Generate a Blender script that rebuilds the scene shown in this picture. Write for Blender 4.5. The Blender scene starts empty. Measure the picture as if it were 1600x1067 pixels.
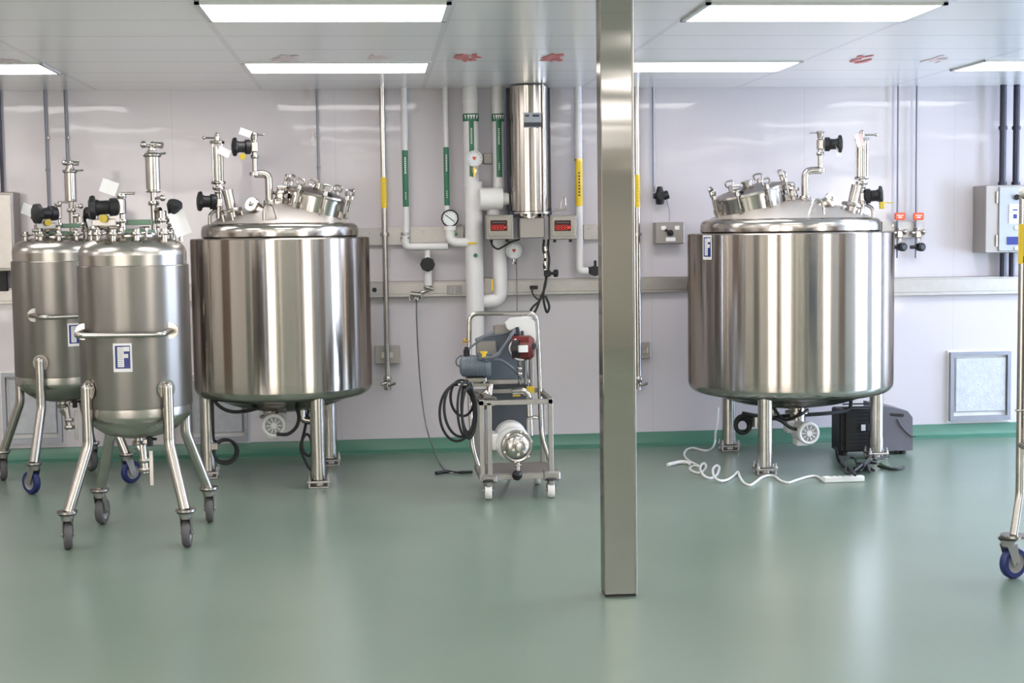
import bpy, bmesh, math, random
from mathutils import Vector, Matrix
C = bpy.context.scene
COL = C.collection
random.seed(4)
PI = math.pi

# ---------------------------------------------------------------- camera
CAM_F, CAM_P, CAM_YAW, CAM_ROLL, CAM_Z = 2292.6, .0755, .0927, -.0135, 1.7005
cy, sy = math.cos(CAM_YAW), math.sin(CAM_YAW)
FW = Vector((sy*math.cos(CAM_P), cy*math.cos(CAM_P), -math.sin(CAM_P)))
_r = Vector((cy, -sy, 0)); _u = _r.cross(FW)
RT = math.cos(CAM_ROLL)*_r + math.sin(CAM_ROLL)*_u
UP = -math.sin(CAM_ROLL)*_r + math.cos(CAM_ROLL)*_u
camd = bpy.data.cameras.new('camera'); cam = bpy.data.objects.new('camera', camd); COL.objects.link(cam)
camd.sensor_width = 36; camd.lens = CAM_F/1600*36; camd.clip_end = 60
m3 = Matrix((RT, UP, -FW)).transposed()
cam.matrix_world = Matrix.Translation((0, 0, CAM_Z)) @ m3.to_4x4()
C.camera = cam

# ---------------------------------------------------------------- light and exposure
C.view_settings.view_transform = 'Standard'; C.view_settings.look = 'None'
C.view_settings.gamma = 1; C.view_settings.use_curve_mapping = False
C.view_settings.exposure = 0.85
w = bpy.data.worlds.new('world'); C.world = w; w.use_nodes = True
w.node_tree.nodes['Background'].inputs[0].default_value = (.75, .85, 1, 1)
w.node_tree.nodes['Background'].inputs[1].default_value = .6
LAMP = 5.5          # emission of the fluorescent diffusers
DAY = 11.0           # daylight in the panes of the right hand windows

# ---------------------------------------------------------------- room measures (metres)
H, D, GX, GT, X0 = 2.7874, 11.3327, 1.2192, .6096, .3975
XL, XR, YF = -6.5, 8.5, -9.0

def P(px, py, Y):                       # point of the plane Y seen at a photograph pixel
    d = FW + RT*((px-800)/CAM_F) - UP*((py-533.5)/CAM_F)
    return Vector((0, 0, CAM_Z)) + d*(Y/d.y)
def F(px, py, Z=0.0):                   # point of the horizontal plane Z
    d = FW + RT*((px-800)/CAM_F) - UP*((py-533.5)/CAM_F)
    return Vector((0, 0, CAM_Z)) + d*((Z-CAM_Z)/d.z)
def S(px, Y):                           # metres per pixel there
    return (P(px+1, 400, Y)-P(px, 400, Y)).x

# ---------------------------------------------------------------- materials
MATS = {}
def mat(name, col, rough=.5, metal=0, emit=None, es=1, noise=0, nscale=8, bump=0, bscale=60, aniso=0, coat=0, spec=.5, stretch=None):
    if name in MATS: return MATS[name]
    m = bpy.data.materials.new(name); m.use_nodes = True; nt = m.node_tree; b = nt.nodes['Principled BSDF']
    b.inputs['Base Color'].default_value = (*col, 1); b.inputs['Roughness'].default_value = rough
    b.inputs['Metallic'].default_value = metal; b.inputs['Specular IOR Level'].default_value = spec
    b.inputs['Coat Weight'].default_value = coat; b.inputs['Coat Roughness'].default_value = .1
    if metal == 1: b.inputs['Specular Tint'].default_value = (.62, .60, .57, 1)
    if emit: b.inputs['Emission Color'].default_value = (*emit, 1); b.inputs['Emission Strength'].default_value = es
    if noise or bump:
        tc = nt.nodes.new('ShaderNodeTexCoord'); mp = nt.nodes.new('ShaderNodeMapping'); nt.links.new(tc.outputs['Object'], mp.inputs[0])
        if stretch: mp.inputs['Scale'].default_value = stretch
    if noise:
        n = nt.nodes.new('ShaderNodeTexNoise'); n.inputs['Scale'].default_value = nscale; n.inputs['Detail'].default_value = 5
        nt.links.new(mp.outputs[0], n.inputs['Vector'])
        r = nt.nodes.new('ShaderNodeMapRange'); r.inputs['To Min'].default_value = 1-noise; r.inputs['To Max'].default_value = 1+noise
        nt.links.new(n.outputs['Fac'], r.inputs['Value'])
        mx = nt.nodes.new('ShaderNodeVectorMath'); mx.operation = 'SCALE'; mx.inputs[0].default_value = col
        nt.links.new(r.outputs[0], mx.inputs['Scale']); nt.links.new(mx.outputs[0], b.inputs['Base Color'])
        r2 = nt.nodes.new('ShaderNodeMapRange'); r2.inputs['To Min'].default_value = max(.02, rough*(1-noise*1.5)); r2.inputs['To Max'].default_value = min(1, rough*(1+noise*1.5))
        nt.links.new(n.outputs['Fac'], r2.inputs['Value']); nt.links.new(r2.outputs[0], b.inputs['Roughness'])
    if bump:
        n2 = nt.nodes.new('ShaderNodeTexNoise'); n2.inputs['Scale'].default_value = bscale; nt.links.new(mp.outputs[0], n2.inputs['Vector'])
        bp = nt.nodes.new('ShaderNodeBump'); bp.inputs['Strength'].default_value = bump; bp.inputs['Distance'].default_value = .01
        nt.links.new(n2.outputs['Fac'], bp.inputs['Height']); nt.links.new(bp.outputs[0], b.inputs['Normal'])
    if aniso:
        tg = nt.nodes.new('ShaderNodeTangent'); tg.direction_type = 'RADIAL'; tg.axis = 'Z'; nt.links.new(tg.outputs[0], b.inputs['Tangent'])
        b.inputs['Anisotropic'].default_value = aniso; b.inputs['Anisotropic Rotation'].default_value = .25
    MATS[name] = m; return m

def floor_mat():
    m = mat('green_epoxy', (.16, .25, .2), .27, noise=.0)
    nt = m.node_tree; b = nt.nodes['Principled BSDF']
    tc = nt.nodes.new('ShaderNodeTexCoord'); n = nt.nodes.new('ShaderNodeTexNoise'); n.inputs['Scale'].default_value = .5; n.inputs['Detail'].default_value = 3; n.inputs['Roughness'].default_value = .5
    nt.links.new(tc.outputs['Object'], n.inputs['Vector'])
    cr = nt.nodes.new('ShaderNodeValToRGB'); e = cr.color_ramp.elements
    e[0].position = .3; e[0].color = (.152, .208, .165, 1); e[1].position = .7; e[1].color = (.186, .243, .196, 1)
    nt.links.new(n.outputs['Fac'], cr.inputs[0]); nt.links.new(cr.outputs[0], b.inputs['Base Color'])
    return m

def grid_mat(name, base, line, sx, ox, wx, sy_, oy, wy, axes, rough, bumpn=0, vary=.03, coat=0, line2=None):
    """panels parted by thin joints; axes = which two object axes carry the grid"""
    m = mat(name, base, rough, coat=coat); nt = m.node_tree; b = nt.nodes['Principled BSDF']; N = nt.nodes.new; L = nt.links.new
    tc = N('ShaderNodeTexCoord'); sp = N('ShaderNodeSeparateXYZ'); L(tc.outputs['Object'], sp.inputs[0])
    outs = []; cells = []
    for ax, s, o, wd in ((axes[0], sx, ox, wx), (axes[1], sy_, oy, wy)):
        if not s: continue
        a = N('ShaderNodeMath'); a.operation = 'SUBTRACT'; L(sp.outputs[ax], a.inputs[0]); a.inputs[1].default_value = o - wd/2
        q = N('ShaderNodeMath'); q.operation = 'DIVIDE'; L(a.outputs[0], q.inputs[0]); q.inputs[1].default_value = s
        fr = N('ShaderNodeMath'); fr.operation = 'FRACT'; L(q.outputs[0], fr.inputs[0])
        fl = N('ShaderNodeMath'); fl.operation = 'FLOOR'; L(q.outputs[0], fl.inputs[0]); cells.append(fl)
        lt = N('ShaderNodeMath'); lt.operation = 'LESS_THAN'; L(fr.outputs[0], lt.inputs[0]); lt.inputs[1].default_value = wd/s
        outs.append(lt)
    f = outs[0]
    if len(outs) > 1:
        f = N('ShaderNodeMath'); f.operation = 'MAXIMUM'; L(outs[0].outputs[0], f.inputs[0]); L(outs[1].outputs[0], f.inputs[1])
    cb = N('ShaderNodeCombineXYZ')
    for i, c_ in enumerate(cells): L(c_.outputs[0], cb.inputs[i])
    wn = N('ShaderNodeTexWhiteNoise'); L(cb.outputs[0], wn.inputs['Vector'])
    mr = N('ShaderNodeMapRange'); mr.inputs['To Min'].default_value = 1-vary; mr.inputs['To Max'].default_value = 1; L(wn.outputs['Value'], mr.inputs['Value'])
    sc = N('ShaderNodeVectorMath'); sc.operation = 'SCALE'; sc.inputs[0].default_value = base; L(mr.outputs[0], sc.inputs['Scale'])
    mx = N('ShaderNodeMix'); mx.data_type = 'RGBA'; L(f.outputs[0], mx.inputs[0]); L(sc.outputs[0], mx.inputs[6]); mx.inputs[7].default_value = (*line, 1)
    if line2:
        m2 = N('ShaderNodeMix'); m2.data_type = 'RGBA'; L(outs[0].outputs[0], m2.inputs[0]); m2.inputs[6].default_value = (*line, 1); m2.inputs[7].default_value = (*line2, 1); L(m2.outputs[2], mx.inputs[7])
    L(mx.outputs[2], b.inputs['Base Color'])
    if bumpn:
        n2 = N('ShaderNodeTexNoise'); n2.inputs['Scale'].default_value = 3; L(tc.outputs['Object'], n2.inputs['Vector'])
        bp = N('ShaderNodeBump'); bp.inputs['Strength'].default_value = bumpn; bp.inputs['Distance'].default_value = .02
        L(n2.outputs['Fac'], bp.inputs['Height']); L(bp.outputs[0], b.inputs['Normal']); L(bp.outputs[0], b.inputs['Coat Normal'])
    return m

M = dict(
    floor=floor_mat(),
    cove=mat('cove_green', (.075, .20, .145), .3, noise=.1, nscale=2),
    ceil=grid_mat('ceiling_tiles', (.97, .945, .94), (.50, .49, .53), GX, X0, .034, GT, D, .018, (0, 1), .24, .05, coat=1, line2=(.74, .70, .74)),
    wall=grid_mat('wall_panels', (.60, .56, .595), (.53, .50, .54), 1.2192, .94, .006, 0, 0, 0, (0, 2), .24, .10, .01, coat=.35),
    beige=mat('beige_wall', (.82, .74, .66), .5, noise=.05, nscale=2),
    cool=mat('cool_wall', (.72, .74, .82), .5, noise=.05, nscale=2),
    brown=mat('brown_added_panel', (.16, .08, .045), .4, noise=.15, nscale=3),  # for panels added to mirror as brown streaks
    sage=mat('sage_added_panel', (.34, .35, .29), .4, noise=.1),  # for the panel added to mirror as a grey-green band
    dark=mat('dark_added_panel', (.05, .05, .05), .6),  # for panels added to mirror as dark streaks
    pane=mat('daylight_pane', (.8, .85, .95), .2, emit=(.62, .76, 1), es=DAY),
    fillpane=mat('warm_fill_pane', (.85, .82, .78), .2, emit=(1, .92, .85), es=4),  # fill glow added behind the camera to lift the ceiling
    lamp=mat('lamp_diffuser', (.9, .9, .9), .4, emit=(1, .955, .935), es=LAMP),
    white=mat('white_enamel', (.78, .77, .76), .35, noise=.03),
    ptfe=mat('white_plastic', (.80, .79, .78), .4, noise=.03),
    ins=mat('white_insulation', (.76, .74, .75), .45, noise=.05, nscale=5, bump=.15, bscale=25),
    drawn=mat('brushed_round_steel', (.485, .44, .405), .17, 1, noise=.0, aniso=.96),
    mirror=mat('polished_steel', (.52, .485, .455), .17, 1, noise=.25, nscale=3, stretch=(1, 1, .15)),
    soft=mat('soft_polished_steel', (.54, .505, .475), .27, 1, noise=.05),
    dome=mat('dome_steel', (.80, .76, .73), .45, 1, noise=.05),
    steel=mat('satin_steel', (.48, .45, .425), .24, 1, noise=.12, nscale=14),
    brush=mat('brushed_steel', (.36, .33, .31), .42, 1, noise=.10, nscale=3, aniso=.85),
    column=mat('column_steel', (.47, .44, .415), .12, 1, bump=.20, bscale=1.0, stretch=(.5, .5, 3.2), aniso=.99),
    galv=mat('galvanised_steel', (.46, .435, .42), .42, 1, noise=.12, nscale=20),
    plate=mat('dull_steel_box', (.38, .35, .33), .45, .75, noise=.08, nscale=12),
    black=mat('black_plastic', (.008, .008, .011), .5, noise=.1),
    rubber=mat('black_rubber', (.015, .015, .016), .6, noise=.1),
    tread=mat('grey_rubber', (.10, .095, .10), .6, noise=.15, nscale=20),
    blue=mat('blue_rubber', (.012, .022, .12), .45, noise=.1),
    navy=mat('navy_ink', (.02, .03, .22), .4),
    green=mat('green_label', (.02, .15, .075), .4),
    yellow=mat('yellow_label', (.80, .55, .03), .4),
    ochre=mat('yellow_plastic', (.60, .44, .03), .4),
    red=mat('red_plastic', (.65, .06, .03), .4),
    orange=mat('orange_red_tag', (.80, .13, .05), .4),
    maroon=mat('maroon_housing', (.14, .012, .012), .3, noise=.1),
    paper=mat('white_tag_paper', (.88, .87, .88), .6),
    pink=mat('pink_tag_paper', (.85, .62, .60), .6),
    led=mat('red_led', (.5, .02, .02), .3, emit=(1, .04, .02), es=.2),
    ledd=mat('dark_display', (.06, .012, .012), .2),
    bluegrey=mat('blue_grey_paint', (.12, .145, .18), .4, noise=.08),
    darkgrey=mat('dark_grey_paint', (.10, .115, .14), .4, noise=.1),
    grey=mat('grey_paint', (.32, .32, .33), .45, noise=.05),
    machine=mat('machine_grey', (.13, .125, .15), .45, noise=.08),
    greengasket=mat('green_gasket', (.14, .24, .17), .5),
    ink=mat('dark_ink', (.05, .05, .06), .5),
    dial=mat('dial_face', (.80, .82, .84), .3),
    panelgrey=mat('panel_paint', (.40, .42, .46), .4, .2, noise=.04),
    glass=mat('clear_glass', (.9, .95, .95), .05),
    filt=mat('filter_media', (.52, .53, .57), .75, noise=.22, nscale=22, bump=.4, bscale=60),
    ventf=mat('vent_frame', (.30, .31, .36), .4, .6, noise=.05),
    navyc=mat('dark_conduit', (.03, .03, .05), .35, .3),
    thin=mat('thin_conduit', (.22, .22, .24), .35, .8),
    brass=mat('brass', (.6, .42, .14), .3, 1),
)
M['column'].node_tree.nodes['Principled BSDF'].inputs['Anisotropic Rotation'].default_value = 0
M['drawn'].node_tree.nodes['Principled BSDF'].inputs['Specular Tint'].default_value = (.36, .33, .30, 1)
M['ceil'].node_tree.nodes['Principled BSDF'].inputs['Coat Roughness'].default_value = .28
_w = M['wall'].node_tree.nodes['Principled BSDF'].inputs; _w['Coat Roughness'].default_value = .045; _w['Coat Weight'].default_value = .6
M['glass'].node_tree.nodes['Principled BSDF'].inputs['Transmission Weight'].default_value = .9

# ---------------------------------------------------------------- mesh helpers
def basis(axis):
    a = Vector(axis).normalized(); t = Vector((0, 0, 1)) if abs(a.z) < .9 else Vector((1, 0, 0))
    u = a.cross(t).normalized(); return u, a.cross(u).normalized(), a
class MB:
    def __init__(s): s.v = []; s.f = []
    def add(s, vs, fs):
        o = len(s.v); s.v += [Vector(p) for p in vs]; s.f += [[i+o for i in q] for q in fs]; return s
    def box(s, c, d, rz=0, ax=None, bev=0):
        bm = bmesh.new(); bmesh.ops.create_cube(bm, size=1)
        for v in bm.verts: v.co = Vector((v.co.x*d[0], v.co.y*d[1], v.co.z*d[2]))
        if bev: bmesh.ops.bevel(bm, geom=bm.edges[:], offset=bev, segments=1, affect='EDGES', profile=.5)
        R = Matrix.Rotation(rz, 3, 'Z')
        if ax: R = Matrix.Rotation(rz, 3, 'Z') @ Matrix.Rotation(ax[0], 3, 'X') @ Matrix.Rotation(ax[1], 3, 'Y')
        bm.verts.index_update()
        s.add([Vector(c)+R@v.co for v in bm.verts], [[v.index for v in f.verts] for f in bm.faces]); bm.free(); return s
    def cyl(s, a, b, r, r2=None, n=24):
        a = Vector(a); b = Vector(b); r2 = r if r2 is None else r2
        u, v, w_ = basis(b-a)
        ring = lambda c, q: [c+(u*math.cos(2*PI*i/n)+v*math.sin(2*PI*i/n))*q for i in range(n)]
        fs = [[i, (i+1) % n, n+(i+1) % n, n+i] for i in range(n)]
        fs = [q[::-1] for q in fs] + [list(range(n)), list(range(n, 2*n))[::-1]]
        return s.add(ring(a, r)+ring(b, r2), fs)
    def lathe(s, prof, o=(0, 0, 0), axis=(0, 0, 1), n=48):
        """profile of (radius, height) from bottom to top"""
        u, v, w_ = basis(axis); o = Vector(o); vs = []; idx = []
        for r, h in prof:
            if r < 1e-5: idx.append([len(vs)]*n); vs.append(o+w_*h)
            else:
                idx.append([len(vs)+i for i in range(n)])
                vs += [o+w_*h+(u*math.cos(2*PI*i/n)+v*math.sin(2*PI*i/n))*r for i in range(n)]
        fs = []
        for a, b in zip(idx, idx[1:]):
            for i in range(n):
                q = [a[i], b[i], b[(i+1) % n], a[(i+1) % n]]
                q2 = []
                for k in q:
                    if k not in q2: q2.append(k)
                if len(q2) > 2: fs.append(q2)
        return s.add(vs, fs)
    def tube(s, pts, r, fil=0, n=12, closed=False):
        pts = [Vector(p) for p in pts]; path = []
        if fil and not closed:
            path.append(pts[0])
            for a, b, c in zip(pts, pts[1:], pts[2:]):
                d1 = (a-b); d2 = (c-b); f = min(fil, d1.length*.49, d2.length*.49); d1.normalize(); d2.normalize()
                p, q = b+d1*f, b+d2*f
                for k in range(7):
                    t = k/6; path.append(p*(1-t)**2+b*2*t*(1-t)+q*t*t)
            path.append(pts[-1])
        else: path = pts
        m = len(path); rings = []; prev = None
        for i, p in enumerate(path):
            if closed: t = path[(i+1) % m]-path[i-1]
            else: t = path[min(i+1, m-1)]-path[max(i-1, 0)]
            t.normalize()
            if prev is None: u = basis(t)[0]
            else:
                u = prev-t*prev.dot(t); u.normalize()
            prev = u; v = t.cross(u); rings.append([p+(u*math.cos(2*PI*k/n)+v*math.sin(2*PI*k/n))*r for k in range(n)])
        vs = [q for ring in rings for q in ring]; fs = []
        for i in range(m if closed else m-1):
            j = (i+1) % m
            for k in range(n): fs.append([i*n+k, i*n+(k+1) % n, j*n+(k+1) % n, j*n+k])
        if not closed: fs += [list(range(n))[::-1], [(m-1)*n+k for k in range(n)]]
        return s.add(vs, fs)
    def spline(s, pts, r, n=8, sub=8):
        pts = [Vector(p) for p in pts]; q = [pts[0]*2-pts[1]]+pts+[pts[-1]*2-pts[-2]]; path = []
        for i in range(1, len(q)-2):
            a, b, c, d = q[i-1:i+3]
            for k in range(sub):
                t = k/sub; path.append(.5*((2*b)+(c-a)*t+(2*a-5*b+4*c-d)*t*t+(3*b-a-3*c+d)*t**3))
        path.append(pts[-1]); return s.tube(path, r, n=n)
    def torus(s, c, R, r, axis=(0, 0, 1), n=32, k=10):
        u, v, w_ = basis(axis); c = Vector(c)
        return s.tube([c+(u*math.cos(2*PI*i/n)+v*math.sin(2*PI*i/n))*R for i in range(n)], r, n=k, closed=True)
    def sph(s, c, r, n=16):
        return s.lathe([(r*math.cos(a) if abs(a) < 1.57 else 0, r*math.sin(a)) for a in [(-PI/2+PI*i/n) for i in range(n+1)]], c, n=n*2)
    def prism(s, poly, a, b):
        """poly: list of 3-vectors (a planar outline), extruded by b-a"""
        d = Vector(b)-Vector(a); n = len(poly); vs = [Vector(p)+Vector(a) for p in poly]; vs += [p+d for p in vs]
        return s.add(vs, [list(range(n))[::-1], list(range(n, 2*n))]+[[i, (i+1) % n, n+(i+1) % n, n+i] for i in range(n)])
    def rot(s, Mx, piv=(0, 0, 0)):
        piv = Vector(piv); s.v = [piv+Mx@(p-piv) for p in s.v]; return s

def rootloc(o):
    l = Vector((0, 0, 0))
    while o: l += o.location; o = o.parent
    return l
def part(name, mb, m, parent=None, label=None, ang=35):
    me = bpy.data.meshes.new(name); off = rootloc(parent)
    me.from_pydata([tuple(p-off) for p in mb.v], [], mb.f); me.materials.append(m)
    bm = bmesh.new(); bm.from_mesh(me); bmesh.ops.recalc_face_normals(bm, faces=bm.faces[:]); bm.to_mesh(me); bm.free()
    me.polygons.foreach_set('use_smooth', [True]*len(me.polygons)); me.set_sharp_from_angle(angle=math.radians(ang))
    o = bpy.data.objects.new(name, me); COL.objects.link(o); o.parent = parent
    if label: o['label'] = label
    return o
def thing(name, label, cat, loc=(0, 0, 0), group=None):
    o = bpy.data.objects.new(name, None); COL.objects.link(o); o.location = loc; o.empty_display_size = .05
    o['label'] = label; o['category'] = cat
    if group: o['group'] = group
    return o
def solo(name, mb, m, label, cat, group=None, ang=35):
    o = part(name, mb, m, None, label, ang); o['category'] = cat
    if group: o['group'] = group
    return o
def struct(name, mb, m, parent=None):
    o = part(name, mb, m, parent)
    if not parent: o['kind'] = 'structure'
    return o
def copy_tree(o, parent=None):
    c = o.copy(); COL.objects.link(c); c.parent = parent
    for ch in list(o.children): copy_tree(ch, c)
    return c

# ================================================================ the room
W_ = XR-XL; cx = (XR+XL)/2; yc = (YF+D)/2; L_ = D-YF
struct('floor', MB().box((cx, yc, -.05), (W_+.4, L_+.4, .1)), M['floor'])
struct('ceiling', MB().box((cx, yc, H+.05), (W_+.4, L_+.4, .1)), M['ceil'])
struct('wall_back', MB().box((cx, D+.1, H/2), (W_+.4, .2, H)), M['wall'])
struct('wall_left', MB().box((XL-.1, yc, H/2), (.2, L_, H)), M['beige'])
struct('wall_right', MB().box((XR+.1, yc, H/2), (.2, L_, H)), M['cool'])
struct('wall_front', MB().box((cx, YF-.1, H/2), (W_+.4, .2, H)), M['beige'])
# green cove along the foot of the walls
def cove(name, a, b, n):
    a = Vector(a); b = Vector(b); n = Vector(n); d = b-a
    prof = [(0, .0), (.10, .0), (.10, .003), (.055, .008), (.028, .022), (.014, .05), (.010, .10), (0, .104)]
    struct(name, MB().prism([n*p+Vector((0, 0, q)) for p, q in prof], a, b), M['cove'])
cove('baseboard_back', (XL, D, 0), (XR, D, 0), (0, -1, 0))
cove('baseboard_left', (XL, YF, 0), (XL, D, 0), (1, 0, 0))
cove('baseboard_right', (XR, YF, 0), (XR, D, 0), (-1, 0, 0))
# unseen windows, plus door-like panels added for streaks mirrored in the steel
def side_opening(name, x, y0, y1, z0, z1, kind, frm='white'):
    s = 1 if x > 0 else -1; xx = x - s*.03
    o = struct(name, MB().box((xx, (y0+y1)/2, (z0+z1)/2), (.06, y1-y0+.16, z1-z0+.16), bev=.01), M[frm])
    struct('pane' if 'pane' in kind else 'added_panel_face', MB().box((x-s*.062, (y0+y1)/2, (z0+z1)/2), (.012, y1-y0, z1-z0)), M[kind], o)
side_opening('window_1', XR, 6.9, 8.5, .15, 2.5, 'pane', 'navyc')
side_opening('window_2', XR, 9.5, 10.8, .15, 2.5, 'pane', 'navyc')
side_opening('window_3', XR, -4.4, -.4, .2, 2.5, 'fillpane')  # unseen window, widened and warmed to brighten the ceiling
side_opening('added_panel_1', XL, 7.2, 8.5, 0.02, 2.2, 'brown', 'brown')
side_opening('added_window_5', XL, -5.5, -1.5, .3, 2.5, 'fillpane')  # invented window, added to throw more light on the ceiling
side_opening('added_panel_2', XL, 2.0, 3.6, 0.02, 2.2, 'dark', 'grey')
side_opening('added_panel_3', XR, 3.0, 4.6, 0.02, 2.2, 'brown', 'grey')
def front_opening(name, x0, x1, z0, z1, kind, frm):
    o = struct(name, MB().box(((x0+x1)/2, YF+.03, (z0+z1)/2), (x1-x0+.16, .06, z1-z0+.16), bev=.01), M[frm])
    struct('pane' if 'pane' in kind else 'added_panel_face', MB().box(((x0+x1)/2, YF+.062, (z0+z1)/2), (x1-x0, .012, z1-z0)), M[kind], o)
front_opening('added_window_4', -5.8, -2.2, .5, 2.6, 'fillpane', 'brown')  # added glowing pane, fills the ceiling and brightens the steel
front_opening('added_panel_5', -1.1, -.5, .02, 2.3, 'dark', 'grey')
front_opening('added_panel_6', .6, 7.6, .02, 2.6, 'sage', 'sage')  # added wide panel, mirrored as a grey-green band

# ceiling lights: two foot by four foot troffers in every second bay, every fourth row
lights = []
def light(ix, k, label):
    x = X0+(ix+.5)*GX; y = D-(k+.5)*GT
    t = thing('ceiling_light', label, 'ceiling light', (x, y, H), 'fluorescent panels in the ceiling grid')
    fr = MB(); a, b = GX/2-.006, GT/2-.004
    for sx in (-1, 1): fr.box((x+sx*(a-.012), y, H-.006), (.024, 2*b, .012))
    for q in (-1, 1): fr.box((x, y+q*(b-.012), H-.006), (2*a, .024, .012))
    part('frame', fr, M['white'], t)
    part('diffuser', MB().box((x, y, H-.004), (2*a-.048, 2*b-.048, .006)), M['lamp'], t)
names = {(-3, 2): 'bright ceiling light at the far left of the row nearest the back wall', (-1, 2): 'bright ceiling light over the larger left vessel, in the row by the back wall',
         (1, 2): 'bright ceiling light whose left end passes behind the steel column', (3, 2): 'bright ceiling light at the right edge of the row nearest the back wall',
         (-1, 6): 'large bright ceiling light at the top left of the photo, nearer row', (1, 6): 'large bright ceiling light right of the steel column, nearer row'}
for k in (2, 6, 10, 14, 18, 22, 26, 30):
    for ix in (-5, -3, -1, 1, 3, 5):
        if X0+ix*GX > XL+.1 and X0+(ix+1)*GX < XR:
            light(ix, k, names.get((ix, k), 'white fluorescent ceiling light in the rows in front of the photographed part'))

# stainless column
p = F(970, 933); cw = .150
t = thing('support_column', 'square brushed stainless column standing free from floor to ceiling', 'column', (1.107, 6.62+.06, 0))
part('shaft', MB().box((1.107, 6.68, H/2+.004), (cw, .12, H-.01), bev=.004), M['column'], t)
part('base_gasket', MB().box((1.107, 6.68, .004), (cw-.006, .114, .008)), M['rubber'], t)
part('edge_trim', MB().box((1.107+cw/2-.004, 6.618, H/2+.004), (.010, .006, H-.012), bev=.001), M['steel'], t)

# steel cable raceway along the wall
def raceway(pxa, pxb, yt, yb, label, m='galv'):
    xa = P(pxa, 460, D-.05).x; xb = P(pxb, 460, D-.05).x; pm = (pxa+pxb)/2
    zt = P(pm, yt, D-.05).z; zb = P(pm, yb, D-.05).z; zz = (zt+zb)/2
    t = thing('cable_raceway', label, 'cable raceway', ((xa+xb)/2, D, zz), 'steel raceways on the back wall')
    part('channel', MB().box(((xa+xb)/2, D-.026, zz), (xb-xa, .05, zt-zb), bev=.003), M[m], t)
    part('cover_strip', MB().box(((xa+xb)/2, D-.053, zz+.006), (xb-xa-.01, .005, (zt-zb)*.72), bev=.002), M[m], t)
    return t
raceway(-300, 1082, 443.5, 468.5, 'long steel cable raceway on the wall left of the right-hand vessel, behind the tanks')
raceway(1382, 1800, 431, 459, 'pale steel cable raceway on the wall between the right-hand vessel and the electric panel')
# ================================================================ shared fittings
def union(mb, c, r, ax, h=.012):       # sanitary clamp joint: two thin discs
    c = Vector(c); a = Vector(ax).normalized()
    mb.cyl(c-a*h, c-a*.002, r*.9, r, 20); mb.cyl(c+a*.002, c+a*h, r, r*.9, 20); mb.cyl(c-a*.003, c+a*.003, r*.92, n=20); return mb
def wheel_valve(parent, c, ax, r, ln, m='black'):
    """black bonnet with a lobed handwheel at the end of ax"""
    c = Vector(c); a = Vector(ax).normalized(); u, v, _ = basis(a)
    b = MB().lathe([(0, 0), (r*.70, 0), (r*.74, ln*.10), (r*.72, ln*.28), (r*.56, ln*.32), (r*.54, ln*.6), (r*.62, ln*.68), (r*.62, ln*.75), (0, ln*.76)], c, a, 20)
    part('bonnet', b, M[m], parent)
    e = c+a*ln*.74; h = MB(); n = 48; vs = []; prof = [(.0, 0), (.55, 0), (.92, .1), (1, .35), (.92, .75), (.5, 1), (0, 1)]
    rows = []
    for rr, hh in prof:
        rows.append([len(vs)+i for i in range(n)])
        for i in range(n):
            q = 2*PI*i/n; k = 1-.10*(.5+.5*math.cos(8*q))*(rr > .8); vs.append(e+a*hh*ln*.26+(u*math.cos(q)+v*math.sin(q))*(r*rr*k+1e-4))
    fs = [[x[i], y[i], y[(i+1) % n], x[(i+1) % n]] for x, y in zip(rows, rows[1:]) for i in range(n)]
    h.add(vs, fs); part('handwheel', h, M[m], parent)
def tag_sheet(parent, c, w_, h_, rz=0, tilt=0, m='paper', name='paper_tag', rx=0):
    b = MB(); c = Vector(c); nx, nz = 6, 6; vs = []; fs = []
    for side in (0, .0012):
        for i in range(nx+1):
            for j in range(nz+1):
                x = (i/nx-.5)*w_; z = (j/nz-.5)*h_; vs.append(Vector((x, side+.12*w_*math.sin(i/nx*PI*1.2)*(.4+.6*j/nz), z)))
    o = (nx+1)*(nz+1); I = lambda i, j: i*(nz+1)+j
    for i in range(nx):
        for j in range(nz):
            q = [I(i, j), I(i+1, j), I(i+1, j+1), I(i, j+1)]; fs.append(q); fs.append([k+o for k in q[::-1]])
    ed = [I(i, 0) for i in range(nx)]+[I(nx, j) for j in range(nz)]+[I(i, nz) for i in range(nx, 0, -1)]+[I(0, j) for j in range(nz, 0, -1)]
    for i in range(len(ed)): a_, b_ = ed[i], ed[(i+1) % len(ed)]; fs.append([a_, a_+o, b_+o, b_])
    R = Matrix.Rotation(rz, 3, 'Z') @ Matrix.Rotation(tilt, 3, 'Y') @ Matrix.Rotation(rx, 3, 'X')
    b.add([c+R@v for v in vs], fs); return part(name, b, M[m], parent)
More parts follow.
